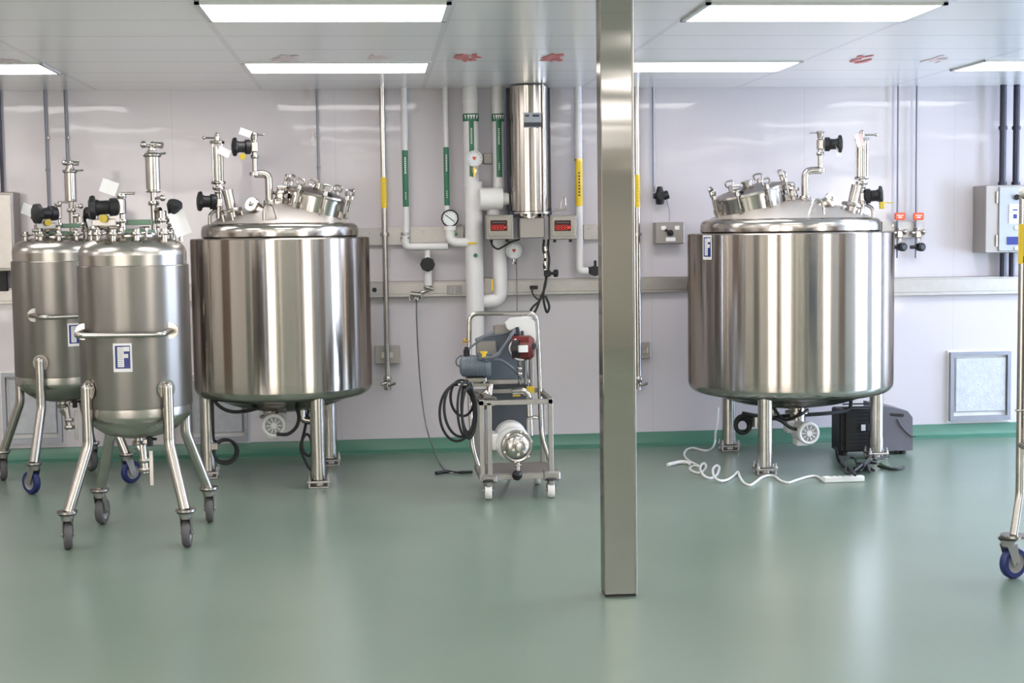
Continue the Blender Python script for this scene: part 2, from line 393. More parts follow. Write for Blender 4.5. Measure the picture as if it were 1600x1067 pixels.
def caster(parent, c, z_top, ang, wr, tire='tread', ww=.03):
    """swivel caster: wheel touches the floor at c, plate at z_top"""
    c = Vector(c); dx = Vector((math.cos(ang), math.sin(ang), 0)); ax = Vector((-dx.y, dx.x, 0)); hub = Vector((c.x, c.y, wr))
    piv = hub - dx*wr*.45
    f = MB(); f.cyl((piv.x, piv.y, z_top-.018), (piv.x, piv.y, z_top-.002), wr*.48, wr*.55)
    f.cyl((piv.x, piv.y, z_top-.04), (piv.x, piv.y, z_top-.017), wr*.40, wr*.45)
    for s in (-1, 1):
        o = ax*s*(ww/2+.006)
        pl = [Vector((piv.x, piv.y, z_top-.03))-dx*wr*.38+o, Vector((piv.x, piv.y, z_top-.03))+dx*wr*.40+o, hub+dx*.018+Vector((0, 0, .01))+o, hub+dx*.012-Vector((0, 0, .02))+o, hub-dx*.02-Vector((0, 0, .015))+o]
        f.prism(pl, -ax*.002, ax*.002)
    f.cyl(hub-ax*(ww/2+.014), hub+ax*(ww/2+.014), .008, n=12)
    cst = part('caster_fork', f, M['galv'], parent); part('swivel_ring', MB().cyl((piv.x, piv.y, z_top-.008), (piv.x, piv.y, z_top+.001), wr*.60), M['black'], cst)
    w2 = MB().lathe([(wr*.62, -ww/2), (wr*.9, -ww/2), (wr*.985, -ww*.3), (wr, 0), (wr*.985, ww*.3), (wr*.9, ww/2), (wr*.62, ww/2)], hub, ax, 36)
    part('tire', w2, M[tire], cst)
    part('wheel_hub', MB().lathe([(0, -ww*.42), (wr*.2, -ww*.42), (wr*.25, -ww*.2), (wr*.55, -ww*.2), (wr*.64, -ww*.45), (wr*.64, ww*.45), (wr*.55, ww*.2), (wr*.25, ww*.2), (wr*.2, ww*.42), (0, ww*.42)], hub, ax, 28), M['grey'], cst)
    e = piv-dx*wr*.2
    part('brake_pedal', MB().box((hub.x+dx.x*wr*.95, hub.y+dx.y*wr*.95, wr*1.05), (.05, .022, .008), rz=ang, bev=.002), M['galv'], cst)
    return cst
def badge(parent, c, w_, h_, rz):
    """white sheet, blue field, white letter F whose stem carries fine lines"""
    R = Matrix.Rotation(rz, 3, 'Z'); c = Vector(c)
    def pl(x, z, sx, sz, d, y): return MB().box(c+R@Vector((x, y, z)), (sx, d, sz), rz=rz)
    part('badge_sheet', pl(0, 0, w_, h_, .002, -.001), M['paper'], parent)
    part('badge_field', pl(0, .02*h_, w_*.80, h_*.80, .0015, -.0022), M['navy'], parent)
    f = MB(); e = -.0035
    f.box(c+R@Vector((-w_*.10, e, .02*h_)), (w_*.34, .0012, h_*.70), rz=rz)
    f.box(c+R@Vector((w_*.20, e, .30*h_)), (w_*.34, .0012, h_*.16), rz=rz)
    f.box(c+R@Vector((w_*.17, e, .06*h_)), (w_*.26, .0012, h_*.14), rz=rz)
    part('letter_f', f, M['paper'], parent)
    g = MB()
    for k in range(9): g.box(c+R@Vector((-w_*.12, e-.001, .02*h_+(k-4)*h_*.072)), (w_*.24, .0008, h_*.018), rz=rz)
    part('fine_print', g, M['grey'], parent)

# ================================================================ the two large fixed vessels
def big_tank(X, Y, R, m, z0, label, front_deg, mot, low, lift):
    """m = 1 manway on the right, -1 on the left"""
    T = thing('process_vessel', label, 'steel tank', (X, Y, 0)); q = R/140; s = .00447
    def L(dx, y, py): return Vector((X+m*dx*q, Y+y, z0-(py-372)*s))
    def bez(n, a, b, c): return [tuple(a[i]*(1-t)**2+2*b[i]*t*(1-t)+c[i]*t*t for i in (0, 1)) for t in [k/n for k in range(n+1)]]
    zb = z0-(590-372)*s-low; zd = z0-(628-372)*s-low
    # jacket with rounded lower corner, conical bottom
    prof = [(0, zd), (R*.25, zd+.004)] + bez(3, (R*.5, zd+.035), (R*.62, zd+.055), (R*.72, zd+.085)) + bez(8, (R*.91, zb-.055), (R, zb-.035), (R, zb+.02)) + [(R, zb+.07), (R, z0-.004), (R-.004, z0)]
    part('jacket', MB().lathe(prof[-5:], (X, Y, 0), n=96), M['drawn'], T, ang=30)
    part('lower_knuckle', MB().lathe(prof[5:-4], (X, Y, 0), n=96), M['mirror'], T, ang=30)
    part('bottom_head', MB().lathe(prof[:6], (X, Y, 0), n=96), M['steel'], T)
    rr = R*.865
    part('shoulder_ring', MB().lathe([(R-.004, z0), (R-.01, z0+.004), (rr-.01, z0+.008)], (X, Y, 0), n=96), M['steel'], T)
    part('rim_band', MB().lathe([(rr-.012, z0+.006), (rr+.006, z0+.016), (rr+.008, z0+.05), (rr+.004, z0+.07)] + bez(6, (rr+.004, z0+.07), (rr, z0+.10), (rr-.05, z0+.105)), (X, Y, 0), n=96), M['mirror'], T)
    za = z0+.255
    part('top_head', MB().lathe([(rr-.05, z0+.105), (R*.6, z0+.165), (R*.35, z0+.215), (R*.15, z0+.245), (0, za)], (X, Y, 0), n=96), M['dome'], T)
    def topz(dx, dy):
        r = math.hypot(dx, dy)/R; return z0+.255-.17*r
    # three legs with bolted feet
    for k in range(3):
        a = math.radians(front_deg+120*k); lx, ly = X+R*.88*math.cos(a), Y+R*.88*math.sin(a)
        lg = part('leg', MB().cyl((lx, ly, .06), (lx, ly, zb-.02), .050, n=32), M['steel'], T)
        part('leg_sleeve', MB().cyl((lx, ly, .055), (lx, ly, .16), .053, n=32), M['steel'], lg)
        ft = MB().box((lx, ly, .042), (.15, .13, .014), bev=.003); ft.box((lx, ly, .006), (.13, .12, .012), bev=.003); ft.cyl((lx, ly, .01), (lx, ly, .06), .03)
        for sx in (-1, 1):
            for sy_ in (-1, 1):
                ft.cyl((lx+sx*.062, ly+sy_*.05, .008), (lx+sx*.062, ly+sy_*.05, .085), .007, n=10); ft.cyl((lx+sx*.062, ly+sy_*.05, .05), (lx+sx*.062, ly+sy_*.05, .064), .013, n=6)
        part('foot_plate', ft, M['galv'], lg)
    # manway
    tl = math.radians(14)*m; ax = Vector((math.sin(tl), -.06, math.cos(tl))).normalized()
    mc = Vector((X+m*50*q, Y-.04*R, z0+.11)); mr = 47*q; u, v, _ = basis(ax)
    man = part('manway', MB().lathe([(mr, -.05), (mr, .165), (mr+.012, .165), (mr+.012, .185), (0, .185)], mc, ax, 56), M['mirror'], T)
    part('manway_lid', MB().lathe([(mr+.014, .237), (mr+.016, .243), (mr+.012, .256), (mr*.8, .268), (mr*.4, .285), (0, .290)], mc-ax*.05, ax, 56), M['steel'], man)
    part('lid_boss', MB().cyl(mc+ax*.23, mc+ax*.265, .035).cyl(mc+ax*.265, mc+ax*.275, .045), M['steel'], man)
    for k in range(8):
        a = 2*PI*(k+.3)/8; d = u*math.cos(a)+v*math.sin(a); tt = ax.cross(d); o = mc+d*(mr+.032)-ax*.05
        c_ = MB(); c_.cyl(o+ax*.10, o+ax*.30, .0085, n=10)
        c_.prism([d*-.03+ax*.13-tt*.012, d*.012+ax*.13-tt*.012, d*.012+ax*.165-tt*.012, d*-.03+ax*.175-tt*.012], o, o+tt*.024)
        c_.cyl(o+ax*.262, o+ax*.29, .017, .014, 12)
        c_.cyl(o+ax*.085-tt*.02, o+ax*.085+tt*.02, .011, n=10)
        pts = [o+ax*.292+tt*(-.028), o+ax*.325+tt*(-.03), o+ax*.332, o+ax*.325+tt*.03, o+ax*.292+tt*.028]
        c_.spline(pts, .007, 8, 5); c_.cyl(o+ax*.292-tt*.028, o+ax*.292+tt*.028, .006, n=8)
        part('wing_nut', c_, M['steel'], man)
    # hinge davit on the inner side of the manway
    hb = mc-Vector((m*(mr+.045), .06, 0))-ax*.05; hg = MB()
    hg.box(hb+ax*.16, (.05, .06, .12), bev=.008).cyl(hb+ax*.24-Vector((0, .04, 0)), hb+ax*.24+Vector((0, .04, 0)), .018).cyl(hb+ax*.30-Vector((.03, 0, 0)), hb+ax*.30+Vector((.03, 0, 0)), .012)
    hg.tube([hb+ax*.19, hb+ax*.26, mc-Vector((m*mr*.5, 0, 0))+ax*.235], .011, .03)
    part('hinge', hg, M['steel'], man)
    part('black_knob', MB().sph(mc-v*0+Vector((m*mr*.45, -mr*.93, 0))+ax*.19, .017, 8), M['black'], man)
    # cranked pipe with valve
    yo = -.18*R; b0 = L(-14, yo, 330)
    pp = MB().tube([b0, L(-14, yo, 273), L(-36, yo, 273)], .026, .05, 20); union(pp, L(-14, yo, 316), .042, (0, 0, 1))
    vp = part('vent_pipe', pp, M['steel'], T)
    pb = MB().cyl(L(-36, yo, 275.5), L(-36, yo, 270.5), .034); pb.cyl(L(-35, yo, 272), L(-35, yo, 222), .017, n=18); union(pb, L(-35, yo, 247), .028, (0, 0, 1))
    part('riser', pb, M['steel'], vp)
    vb = MB().box(L(-35, yo, 232), (.045, .05, .075), bev=.008).cyl(L(-35, yo, 222), L(-35, yo, 213), .02, .026, 18); union(vb, L(-35, yo, 213), .03, (0, 0, 1), .008)
    vb.cyl(L(-35, yo, 214), L(-20, yo-.02, 214), .005, n=8).sph(L(-20, yo-.02, 214), .008, 6)
    part('valve_body', vb, M['steel'], T)
    wheel_valve(T, L(-41, yo, 232), (-m, -.25, 0), .068*1.0, .125)
    if m > 0:
        part('yellow_disc', MB().cyl(L(-52, yo-.06, 247), L(-52, yo-.066, 247), .021), M['ochre'], T); tag_sheet(T, L(-47, yo-.05, 211), .08, .045, .1, .35)
        tag_sheet(T, L(-80, -.3*R, 240), .085, .055, .1, .45)
    else:
        tag_sheet(T, L(-57, yo-.05, 242), .03, .08, .2, -.15)
        tag_sheet(T, L(-84, -.3*R, 227), .06, .09, .3, -.35, 'pink'); part('yellow_disc', MB().box(L(-113, -.35*R, 330), (.035, .02, .05), bev=.004).box(L(-120, -.35*R, 326), (.09, .012, .008)), M['ochre'], T)
    # sight glass column on a diaphragm valve
    yo = -.22*R; X1 = -91
    sg = MB(); 
    for py in (225, 286): union(sg, L(X1, yo, py), .052, (0, 0, 1), .010)
    for k in range(4):
        a = k*PI/2+PI/4; o = Vector((math.cos(a)*.043, math.sin(a)*.043, 0)); sg.cyl(L(X1, yo, 286)+o, L(X1, yo, 225)+o, .005, n=8)
    sg.cyl(L(X1, yo, 286), L(X1, yo, 232), .036); sg.cyl(L(X1, yo, 224), L(X1, yo, 216), .02)
    sg.cyl(L(X1-20, yo, 218), L(X1+4, yo, 218), .006, n=8).sph(L(X1-20, yo, 218), .012, 8); sg.sph(L(X1, yo, 214), .018, 8)
    sgo = part('sight_glass', sg, M['mirror'], T)
    part('glass_tube', MB().cyl(L(X1, yo-.001, 284), L(X1, yo-.001, 240), .0375), M['glass'], sgo)
    st = MB().cyl(L(X1, yo, 340), L(X1, yo, 288), .024, n=18); union(st, L(X1, yo, 294), .044, (0, 0, 1)); union(st, L(X1, yo, 300), .03, (0, 0, 1)); st.box(L(X1, yo, 316), (.05, .055, .07), bev=.01)
    st.tube([L(X1-6, yo, 328), L(X1-14, yo-.03, 334), L(X1-14, yo-.03, 350)], .012, .03); union(st, L(X1+6, yo, 344), .05, (0, 0, 1), .012)
    part('valve_body', st, M['steel'], T)
    wheel_valve(T, L(X1-5, yo, 315), (-m, -.3, .05), .072, .125)
    # tilted nozzle with clamp
    b0 = L(-66, -.4*R, 346); b1 = L(-75, -.4*R, 300); nz = MB().cyl(b0, b1, .034); nz.cyl(b1, b1+(b1-b0)*.04, .036); union(nz, b0*.62+b1*.38, .075, b1-b0, .012); 
    for k in range(6):
        a = k*PI/3; uu, vv, aa = basis(b1-b0); nz.cyl(b0+(uu*math.cos(a)+vv*math.sin(a))*.075+aa*.0, b0+(uu*math.cos(a)+vv*math.sin(a))*.075+aa*.06, .009, n=8)
    part('lamp_nozzle', nz, M['steel'], T)
    # round port facing the room
    pc = L(-35, -.45*R, 322); rp = MB(); a_ = Vector((-m*.5, -.8, .35)).normalized(); rp.cyl(pc-a_*.08, pc+a_*.02, .035); union(rp, pc+a_*.022, .052, a_); rp.sph(pc+a_*.03, .02, 8); rp.cyl(pc-a_*.07, pc-a_*.07-Vector((0, 0, .08)), .03)
    part('round_port', rp, M['mirror'], T)
    # lifting lug
    f_ = -.70*R
    part('lifting_lug', MB().spline([L(-18, f_, 348), L(-17, f_, 332), L(-12, f_, 322), L(-4, f_, 323), L(0, f_, 334), L(3, f_, 349)], .010, 10, 6).box(L(4, f_, 347), (.05, .04, .012), bev=.003), M['steel'], T)
    part('spray_port', union(union(MB().cyl(L(2, -.15*R, 330), L(2, -.15*R, 300), .03), L(2, -.15*R, 302), .048, (0, 0, 1)), L(2, -.15*R, 312), .04, (0, 0, 1)).sph(L(2, -.15*R, 296), .02, 8), M['steel'], T)
    # outlet and drive under the bottom head
    gx = X+mot; oy = Y-.28
    un = MB().cyl((gx, oy+.16, zd+.02), (gx, oy+.16, zd-.12), .06).cyl((gx+m*.0, oy+.16, zd-.02), (gx, oy+.16, zd-.035), .085)
    part('gearbox', un, M['steel'], T); un = MB().tube([(X+m*.12, Y, zd), (X+m*.12, Y, zd-.07), (X+m*.27, Y-.02, zd-.09)], .028, .04)
    union(un, (X+m*.2, Y-.015, zd-.085), .05, (m, 0, -.1)); un.cyl((X+m*.25, Y-.02, zd-.05), (X+m*.25, Y-.02, zd-.14), .035)
    part('outlet_valve', un, M['steel'], T)
    mz = zd-.155+lift; dr = part('drive_motor', MB().lathe([(0, .0), (.055, 0), (.066, .03), (.072, .05), (.074, .16), (.072, .18)], (gx, oy+.16, mz), (0.12, -1, 0), 32).box((gx+.01, oy+.10, mz-.08), (.09, .10, .05), bev=.008).box((gx+m*.07, oy+.12, mz+.03), (.06, .10, .09), bev=.01), M['white'], T)
    fc = Vector((gx+.022, oy-.022, mz)); d = Vector((.12, -1, 0)).normalized()
    part('fan_cover', MB().lathe([(.076, -.02), (.082, 0), (.080, .03), (.07, .04), (.060, .036), (.060, .02)], fc, d, 36), M['white'], dr)
    part('fan_grille', MB().cyl(fc+d*.005, fc+d*.028, .061), M['grey'], dr)
    g = MB().cyl(fc+d*.02, fc+d*.040, .02, n=16)
    uu, vv, _ = basis(d)
    for k in range(10):
        a = k*PI/5; e = (uu*math.cos(a)+vv*math.sin(a)); g.cyl(fc+d*.032, fc+d*.032+e*.055, .004, n=6)
    part('grille_hub', g, M['white'], dr)
    return T, L
z0 = P(438, 373, 9.72).z
X1, Y1 = P(438, 372, 10.32).x, 10.32; R1 = 140*S(438, 10.32)*.997
X2, Y2 = P(1234, 372, 10.37).x, 10.37; R2 = 155.5*S(1234, 10.37)*.997
T1, L1 = big_tank(X1, Y1, R1, 1, z0, 'large round polished steel vessel left of the pump cart, lidded manway on its right shoulder', -63, -17*.0047, .055, .09)
T2, L2 = big_tank(X2, Y2, R2, -1, P(1234, 365, 9.65).z, 'large polished steel vessel standing right of the steel column, manway on its left shoulder', 239, 4*.0047, .11, 0)
a = 195*PI/180
R_ = R2; th = math.radians(270-66); bc = Vector((X2+R_*math.cos(th), Y2+R_*math.sin(th), P(1090, 387, 10).z))
badge(T2, bc+Vector((math.cos(th), math.sin(th), 0))*.004, .10, .17, th+PI/2)
# cables of the left large vessel
yb_ = Y1-.35
cb = MB().spline([P(330, 612, yb_), P(340, 632, yb_), P(362, 643, yb_), P(395, 640, yb_), P(425, 628, yb_), P(452, 625, yb_), P(466, 645, yb_), P(464, 665, yb_), P(450, 678, yb_), P(432, 678, yb_)], .012)
part('power_cable', cb, M['rubber'], T1)
part('cable_coil', MB().torus(P(353, 706, Y1-.2), .082, .010, (.25, -1, 0)).torus(P(351, 704, Y1-.17), .078, .010, (.3, -1, .1)).spline([P(331, 600, Y1-.3), P(333, 680, Y1-.3), P(337, 690, Y1-.2), P(334, 704, Y1-.2)], .009), M['rubber'], T1)
part('cable_clamp', MB().box(P(335, 697, Y1-.25), (.05, .03, .05), bev=.004), M['plate'], T1)
part('cable_coil', MB().spline([P(482, 640, Y1), P(476, 672, Y1), P(472, 690, Y1), P(474, 705, Y1), P(484, 712, Y1), P(488, 700, Y1), P(484, 682, Y1), P(476, 680, Y1), P(470, 700, Y1), P(478, 722, Y1), P(486, 735, Y1)], .010), M['rubber'], T1)
# cables of the right large vessel
part('cable_coil', MB().torus(P(1161, 663, Y2), .062, .016, (.3, -1, 0)).torus(P(1160, 665, Y2+.03), .05, .016, (.1, -1, .1)), M['rubber'], T2)
part('power_cable', MB().spline([P(1160, 645, Y2-.2), P(1185, 650, Y2-.2), P(1215, 655, Y2-.3), P(1235, 668, Y2-.3), P(1250, 672, Y2-.3)], .012).spline([P(1166, 650, Y2+.1), P(1200, 655, Y2), P(1225, 650, Y2-.1), P(1290, 646, Y2-.1), P(1325, 640, Y2), P(1330, 622, Y2)], .014).spline([P(1205, 632, Y2-.2), P(1225, 655, Y2-.2), P(1250, 648, Y2-.25), P(1262, 640, Y2-.2)], .011), M['rubber'], T2)

# ================================================================ the two small portable vessels
def small_tank():
    """local frame: floor centre at the origin, front at -y; pixel heights taken at the front one"""
    Yc = 8.39; k = S(214, Yc); cxp = P(214, 500, Yc).x
    def Z(py, dy=0): return P(214, py, Yc+dy).z
    T = thing('portable_vessel', '', 'steel tank', (0, 0, 0), 'portable vessels on casters at the left')
    r = 86.5*k; zt, zs = Z(415), Z(636, -.2)
    part('jacket', MB().lathe([(r-.004, zs-.006), (r, zs), (r, zt), (r-.004, zt+.004)], n=80), M['brush'], T, 'brushed jacket')
    rh = r-.008
    def bez(n, a, b, c): return [tuple(a[i]*(1-t)**2+2*b[i]*t*(1-t)+c[i]*t*t for i in (0, 1)) for t in [j/n for j in range(n+1)]]
    z1 = Z(398); z2 = Z(377)
    part('top_head', MB().lathe([(rh-.004, zt), (rh, z1)]+bez(8, (rh, z1), (rh*.99, z2-.01), (rh*.72, z2+.012))+[(rh*.45, z2+.028), (0, z2+.03)], n=80), M['soft'], T)
    zb = Z(652, -.2); zz = Z(683)
    part('bottom_head', MB().lathe([(0, zz), (rh*.3, zz+.006)]+bez(8, (rh*.62, zz+.03), (rh, zb-.03), (rh, zb+.01))+[(rh, zs)], n=80), M['soft'], T)
    # legs and casters
    zp = Z(797, -.33)
    tires = ['tread']*4
    for i, (ax, ay, sw) in enumerate(((-.32, -.34, 1.9), (.32, -.34, 1.62), (.32, .35, 1.7), (-.32, .35, 1.45))):
        a = math.atan2(ay, ax); d = Vector((math.cos(a), math.sin(a), 0)); o = d*(r+.018)
        zh, zk = Z(606, -.25), Z(695, -.25); e = Vector((ax, ay, 0))
        lg = part('leg', MB().tube([o+Vector((0, 0, zh)), o+Vector((0, 0, zk)), e*.985+Vector((0, 0, zp))], .0305, .03, 20).sph(o+Vector((0, 0, zh)), .0305, 10), M['steel'], T)
        part('leg_pad', MB().cyl(o+Vector((0, 0, zh-.01))-d*.018, o+Vector((0, 0, zh-.01))-d*.012, .055), M['mirror'], lg)
        part('leg_plate', MB().cyl((e.x, e.y, zp-.006), (e.x, e.y, zp+.006), .055, n=28), M['steel'], lg)
        dx = Vector((math.cos(sw), math.sin(sw), 0))
        c_ = caster(T, e+dx*.03, zp-.006, sw, .079, tires[i], .042)
    # push handle
    zh = Z(523, -.38); yh = -(r+.075); hx = .235
    yy = lambda x: -math.sqrt(r*r-x*x)
    hd = part('push_handle', MB().tube([(-hx, yy(hx), zh+.01), (-hx, yh+.01, zh), (hx, yh+.01, zh), (hx, yy(hx), zh+.01)], .0165, .05, 16), M['steel'], T)
    for s in (-1, 1): part('handle_disc', MB().cyl((s*hx, yy(hx)+.004, zh+.01), (s*hx, yy(hx)-.008, zh+.01), .045), M['mirror'], hd)
    # badge
    zl = Z(558, -.3); badge(T, Vector((0, -r-.004, zl)), 30*k*.96, 46*k*.96, 0)
    part('badge_backing', MB().box((0, -r+.004, zl), (30*k*.9, .012, 46*k*.9)), M['paper'], T)
    # outlet below
    ou = MB().cyl((0, 0, zz+.01), (0, 0, zz-.05), .024); union(ou, (0, 0, zz-.03), .038, (0, 0, 1)); ou.cyl((.0, 0, zz-.05), (.03, -.01, zz-.10), .03, .022)
    ou.cyl((.02, -.01, zz-.04), (.035, -.02, zz-.20), .022); union(ou, (.035, -.02, zz-.13), .032, (0, 0, 1)); union(ou, (.035, -.02, zz-.18), .036, (0, 0, 1))
    out = part('outlet_valve', ou, M['steel'], T)
    part('lever', MB().box((.075, -.04, zz-.17), (.022, .006, .20), bev=.002).box((.06, -.03, zz-.02), (.05, .02, .03), bev=.004), M['steel'], out)
    part('valve_knob', MB().cyl((.072, -.04, zz+.005), (.072, -.04, zz-.045), .017).cyl((.05, -.03, zz-.005), (.11, -.05, zz-.005), .008), M['black'], out)
    # lid ring and gasket plate
    zl = z2+.03
    nk = part('neck_clamp', MB().lathe([(.125, zl-.012), (.14, zl-.008), (.14, zl+.006), (.13, zl+.016), (.10, zl+.018)], n=48), M['steel'], T)
    part('lid', MB().lathe([(.128, zl+.012), (.128, zl+.03), (.06, zl+.04), (0, zl+.042)], n=48), M['greengasket'], nk, 'green gasketed lid')
    for j in range(6):
        a = j*PI/3+.3; o = Vector((.135*math.cos(a), .135*math.sin(a), zl)); part('clamp_screw', MB().cyl(o-Vector((0, 0, .02)), o+Vector((0, 0, .045)), .007, n=10).cyl(o+Vector((0, 0, .03)), o+Vector((0, 0, .042)), .014, n=6).cyl(o+Vector((-.018, 0, .048)), o+Vector((.018, 0, .048)), .005, n=8), M['steel'], nk)
    part('green_plate', MB().box((.05, -.10, zl+.075), (.17, .02, .03), bev=.004), M['greengasket'], T, 'green gasket plate')
    # tall sight tube
    sx, sy_ = 34*k, .03
    def q(dx, py, y=0): return Vector((dx*k, y, Z(py, y)))
    sg = MB().cyl(q(34, 300, .03), q(34, 246, .03), 11*k); union(sg, q(34, 243, .03), 15*k, (0, 0, 1), .010); union(sg, q(34, 299, .03), 12*k, (0, 0, 1), .008)
    sg.cyl(q(34, 242, .03), q(58, 240, 0), .006, n=8); 
    sgo = part('sight_tube', sg, M['mirror'], T)
    st = MB().cyl(q(34, 368, .03), q(34, 300, .03), 5*k).cyl(q(34, 330, .03), q(46, 328, .0), .014); union(st, q(34, 318, .03), 9*k, (0, 0, 1)); st.sph(q(50, 310, 0), .018, 8); st.cyl(q(48, 330, 0), q(48, 350, 0), .025); union(st, q(48, 345, 0), .036, (0, 0, 1))
    st.cyl(q(40, 310, .02), q(50, 310, 0), .008)
    part('stem', st, M['steel'], sgo)
    tp = MB(); union(tp, q(34, 238, .03), 9*k, (0, 0, 1), .008); tp.cyl(q(34, 240, .03), q(34, 229, .03), .022); tp.sph(q(22, 226, .01), .02, 8); tp.cyl(q(22, 228, .01), q(50, 229, .02), .009); tp.cyl(q(40, 226, .03), q(51, 228, .02), .014, .018); tp.sph(q(36, 226, .02), .018, 8)
    part('top_clamp', tp, M['steel'], sgo)
    # left diaphragm valve with black wheel
    yv = -.12
    vb = MB().cyl(q(-6, 368, yv), q(-6, 306, yv), .016); vb.box(q(-8, 322, yv), (.05, .05, .09), bev=.008); vb.cyl(q(-6, 302, yv), q(14, 302, yv), .007); union(vb, q(-6, 345, yv), .028, (0, 0, 1)); union(vb, q(-6, 306, yv), .026, (0, 0, 1))
    vb.cyl(q(-40, 352, yv), q(-10, 352, yv), .022); union(vb, q(-30, 352, yv), .034, (1, 0, 0)); union(vb, q(-48, 356, yv), .036, (0, 0, 1)); vb.cyl(q(-48, 372, yv), q(-48, 345, yv), .02)
    part('valve_body', vb, M['steel'], T)
    part('valve_flange', MB().box(q(-33, 347, yv-.02), (.13, .03, .04), bev=.004).box(q(-26, 340, yv-.02), (.12, .02, .05), bev=.004), M['galv'], T)
    wheel_valve(T, q(-12, 324, yv), (-1, -.25, 0), .072, .16)
    part('yellow_disc', MB().cyl(q(-32, 341, yv-.05), q(-32, 341, yv-.06), .022), M['ochre'], T)
    tag_sheet(T, q(-24, 292, yv-.02), .09, .075, .2, .35)
    # right side lever valve with tag
    yv = 0.04
    rb = MB().cyl(q(62, 376, yv), q(62, 345, yv), .018); union(rb, q(62, 356, yv), .032, (0, 0, 1)); rb.box(q(60, 345, yv), (.05, .04, .05), bev=.008); rb.cyl(q(75, 378, yv), q(75, 352, yv), .012)
    part('valve_body', rb, M['steel'], T)
    bh = MB(); a0 = q(62, 338, yv); b0_ = q(68, 322, yv-.03); bh.cyl(a0, b0_, .02, .045, 16).cyl(b0_, b0_+(b0_-a0)*.3, .045, .04, 16); part('valve_knob', bh, M['black'], T)
    tag_sheet(T, q(76, 350, yv-.04), .09, .14, .25, -.35)
    # small ports around the shoulder
    for dx, yv in ((-62, -.02), (-44, -.14), (58, -.12), (20, -.20), (-15, -.21)):
        zc = z2+.012; rp = MB().cyl((dx*k, yv, zc-.02), (dx*k, yv, zc+.045), .017, n=16); union(rp, (dx*k, yv, zc+.03), .03, (0, 0, 1), .009); rp.cyl((dx*k, yv, zc+.04), (dx*k, yv, zc+.055), .02, n=12); rp.cyl((dx*k+.02, yv, zc+.03), (dx*k+.052, yv-.01, zc+.035), .007, n=8)
        part('clamp_port', rp, M['steel'], T)
    return T
ST = small_tank()
ST.location = (-1.345, 8.385, 0); ST.rotation_euler.z = math.radians(-4)
ST['label'] = 'front brushed steel tank on grey casters, blue letter badge fully in view'
ST2 = copy_tree(ST); ST2.location = (-2.165, 10.33, 0); ST2.rotation_euler.z = math.radians(30)
ST2['label'] = 'brushed steel tank at the far left, partly hidden by the front tank, on blue casters'
n = 0
for o in ST2.children:
    if o.name.startswith('caster_fork'):
        n += 1
        if n == 2:
            q = math.radians(-75); R_m = Matrix.Rotation(q, 3, 'Z'); pv = Vector((.32, -.34, 0)); o.rotation_euler.z = q; o.location = pv - R_m @ pv
        for c in o.children:
            if c.name.startswith('tire') and n in (1, 2): c.data = c.data.copy(); c.data.materials[0] = M['blue']; c['label'] = 'blue tire'

for o in ST2.children:
    if o.name.startswith('paper_tag'):
        o.location += Matrix.Rotation(math.radians(-30), 3, 'Z') @ Vector((-.13, -.05, -.085)); break
# ================================================================ services on the back wall
def Wp(px, py, off=0): return P(px, py, D-off)
def vline(mb, px, yt, yb, off, r, n=16):
    """upright pipe standing off the wall; yt None = up to the ceiling"""
    pm = (yb+(140 if yt is None else yt))/2; x = Wp(px, pm, off).x
    a = Vector((x, D-off, H if yt is None else Wp(px, yt, off).z)); b = Vector((x, D-off, Wp(px, yb, off).z)); mb.cyl(a, b, r, n=n); return a, b
def clampring(mb, c, r): mb.cyl(c-Vector((0, 0, .012)), c+Vector((0, 0, .012)), r, n=16).box(c+Vector((0, .0, 0))+Vector((0, r*.9, 0)), (r*1.2, r*1.6, .02))
# thin conduits
for px, yb, lab in ((73, 330, 'thin grey conduit behind the far-left tank, left one of the close pair'), (104, 300, 'thin grey conduit behind the far-left tank, right one of the close pair'),
                    (497, 330, 'thin grey conduit dropping behind the manway of the left large vessel')):
    b = MB(); a, e = vline(b, px, None, yb, .03, .009, 10); b.cyl(a-Vector((0, 0, .6)), a-Vector((0, 0, .58)), .014, n=10)
    t = thing('thin_conduit', lab, 'conduit', (e.x, D-.03, e.z), 'thin conduits on the back wall'); part('tube', b, M['thin'], t)
    part('wall_clip', MB().box((e.x, D-.014, a.z-.35), (.035, .028, .02), bev=.002), M['galv'], t)
